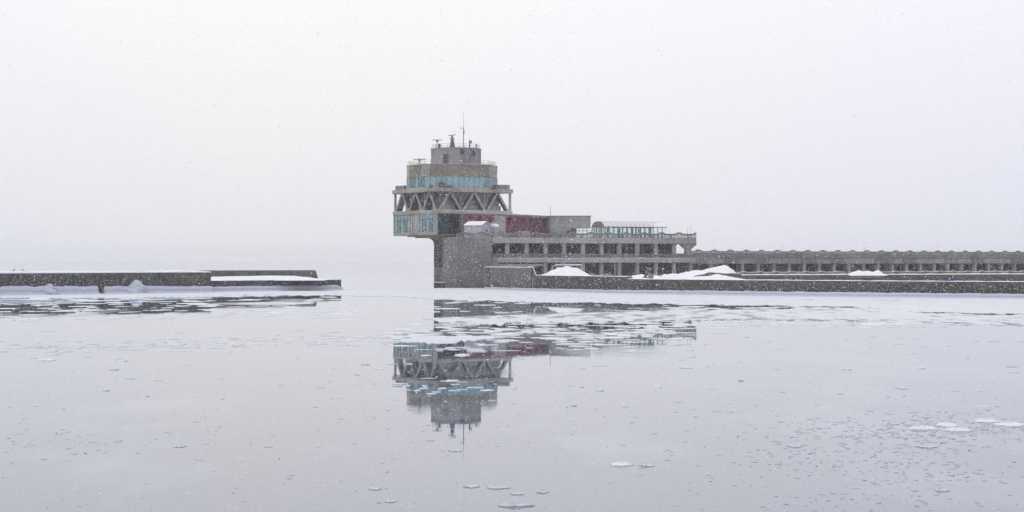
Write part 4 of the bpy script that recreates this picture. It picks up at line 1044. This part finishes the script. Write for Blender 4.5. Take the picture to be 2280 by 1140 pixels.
# single floes one can point at
FL_ = [(2107, 947, 50, 7, 'brightest humped white floe in the slush field at right'), (2134, 959, 60, 4, 'flat white floe just below the brightest humped floe'),
       (2052, 955, 62, 5, 'thin pale floe left of the brightest humped floe'), (2195, 938, 54, 6, 'pale bluish floe right of the brightest humped floe'),
       (2250, 946, 70, 7, 'wide pale floe near the right edge of the picture'), (1992, 944, 24, 5, 'small pale floe at the left end of the slush field'),
       (1770, 993, 32, 5, 'single white oval floe in open dark water left of the slush field'), (2063, 995, 44, 5, 'lone pale floe under the slush field'),
       (2095, 1092, 30, 6, 'small white floe low in the picture at far right'), (1384, 1035, 50, 5, 'larger of the two white floes lying side by side right of the mast reflection'),
       (1440, 1036, 32, 5, 'smaller of the two white floes lying side by side right of the mast reflection'), (1050, 1083, 34, 6, 'leftmost of three flat floes in a row below the mast reflection'),
       (1108, 1086, 46, 5, 'middle of three flat floes in a row below the mast reflection'), (1150, 1099, 34, 5, 'flat floe just below the row of three'),
       (1208, 1096, 24, 4, 'little white floe right of the row of three'), (1150, 1126, 76, 5, 'longest thin floe close to the bottom edge of the picture'),
       (836, 1088, 30, 6, 'pale floe by itself left of the mast reflection'), (870, 1116, 26, 5, 'small pale floe near the bottom edge left of the middle'),
       (103, 802, 36, 5, 'small white floe near the left edge below the slush band'), (402, 994, 24, 4, 'tiny bluish floe in the open water at left'),
       (1012, 1003, 26, 5, 'small round pale floe beside the reflected mast tip'), (1392, 748, 36, 5, 'humped white floe in the terminal reflection'),
       (1030, 791, 34, 3.5, 'bright flat floe across the reflected tower')]
rg = random.Random(5)
for i, (px, py, w_, h_, lab) in enumerate(FL_):
    Z_ = wz(py); a = w_ / F * Z_ / 2; b = min(h_ * Z_ * Z_ / (F * EYE) / 2, a * 1.6); c = Vector((wx(px, Z_), Z_, 0)); n_ = 26
    rr = [1 + .42 * fb(k * .8, i) + .16 * rg.uniform(-1, 1) for k in range(n_)]
    hump = .035 * a + (.05 * a if 'humped' in lab or 'white' in lab else 0); rows = []
    for (sc_, z_) in ((1.0, -.05), (.98, .012 + .02 * a), (.8, .02 + .045 * a), (.5, .025 + .05 * a + hump), (.2, .03 + .055 * a + hump * 1.4), (.01, .03 + .055 * a + hump)):
        rows.append([c + Vector((a * sc_ * rr[k % n_] * math.cos(2 * math.pi * k / n_), b * sc_ * rr[k % n_] * math.sin(2 * math.pi * k / n_), z_ * (1 + (.4 * rg.uniform(-1, 1) if .1 < sc_ < .9 and k < n_ else 0)) )) for k in range(n_ + 1)])
    for r_ in rows: r_[-1] = r_[0].copy()
    MB().grid(rows).build('ice_floe', M['floe' if ('bright' in lab or 'humped' in lab or i in (1, 3, 4, 9, 18)) else 'filmice'], org=c, smooth=False, label=lab, category='ice floe', group='loose ice floes on the water')

# ================================================================ FALLING SNOW
def snowfall(n, zmin, zmax, seed, top=30):
    rg = np.random.default_rng(seed)
    u_ = rg.random(n); Z_ = (zmin ** 3 + u_ * (zmax ** 3 - zmin ** 3)) ** (1 / 3)
    X_ = (rg.random(n) * 2 - 1) * (Z_ * .31 + 2)
    H_ = rg.random(n) * np.minimum(Z_ * .155 + 8.5, top)
    P_ = np.stack([X_, Z_, H_], 1)
    r_ = rg.uniform(.005, .0105, n) * (1.6 if zmin > 50 else 1) * (1 + (rg.random(n) > .93) * 1.0)
    base = np.array([[1, .3, .2], [-.8, .2, .7], [-.1, -.3, -1], [.9, -.5, .4], [-1, 0, -.2], [.2, .8, .9]], float)
    scl = rg.uniform(.6, 1.2, (n, 1, 3)) * np.array([1.7, 1, .85])
    ph = rg.normal(-.25, .35, n); v = base[None] * scl * r_[:, None, None]
    c_, s_ = np.cos(ph)[:, None], np.sin(ph)[:, None]
    vx = v[..., 0] * c_ - v[..., 2] * s_; vz = v[..., 0] * s_ + v[..., 2] * c_
    v = np.stack([vx, v[..., 1], vz], -1) + P_[:, None, :]
    fc = np.array([[0, 1, 2], [3, 4, 5]])
    fa = (fc[None] + (np.arange(n) * 6)[:, None, None]).reshape(-1)
    me = bpy.data.meshes.new('falling_snow'); me.vertices.add(n * 6); me.vertices.foreach_set('co', v.reshape(-1))
    nf = n * 2; me.loops.add(nf * 3); me.loops.foreach_set('vertex_index', fa); me.polygons.add(nf)
    me.polygons.foreach_set('loop_start', np.arange(nf) * 3); me.update(calc_edges=True)
    m = bpy.data.materials.new('snowflakes'); m.use_nodes = True; t = m.node_tree; nn = t.nodes
    nn.remove(nn['Principled BSDF']); di = nn.new('ShaderNodeBsdfDiffuse'); di.inputs[0].default_value = (.98, .98, .99, 1)
    tl = nn.new('ShaderNodeBsdfTranslucent'); tl.inputs[0].default_value = (.98, .98, .99, 1)
    a = nn.new('ShaderNodeMixShader'); a.inputs[0].default_value = .5; t.links.new(di.outputs[0], a.inputs[1]); t.links.new(tl.outputs[0], a.inputs[2])
    tp = nn.new('ShaderNodeBsdfTransparent'); b2 = nn.new('ShaderNodeMixShader'); b2.inputs[0].default_value = .28
    t.links.new(a.outputs[0], b2.inputs[1]); t.links.new(tp.outputs[0], b2.inputs[2]); t.links.new(b2.outputs[0], nn['Material Output'].inputs['Surface'])
    me.materials.append(m)
    o = bpy.data.objects.new('falling_snow', me); sc.collection.objects.link(o); o['kind'] = 'stuff'
snowfall(440000, 30, 130, 1)
snowfall(260000, 90, 260, 2)
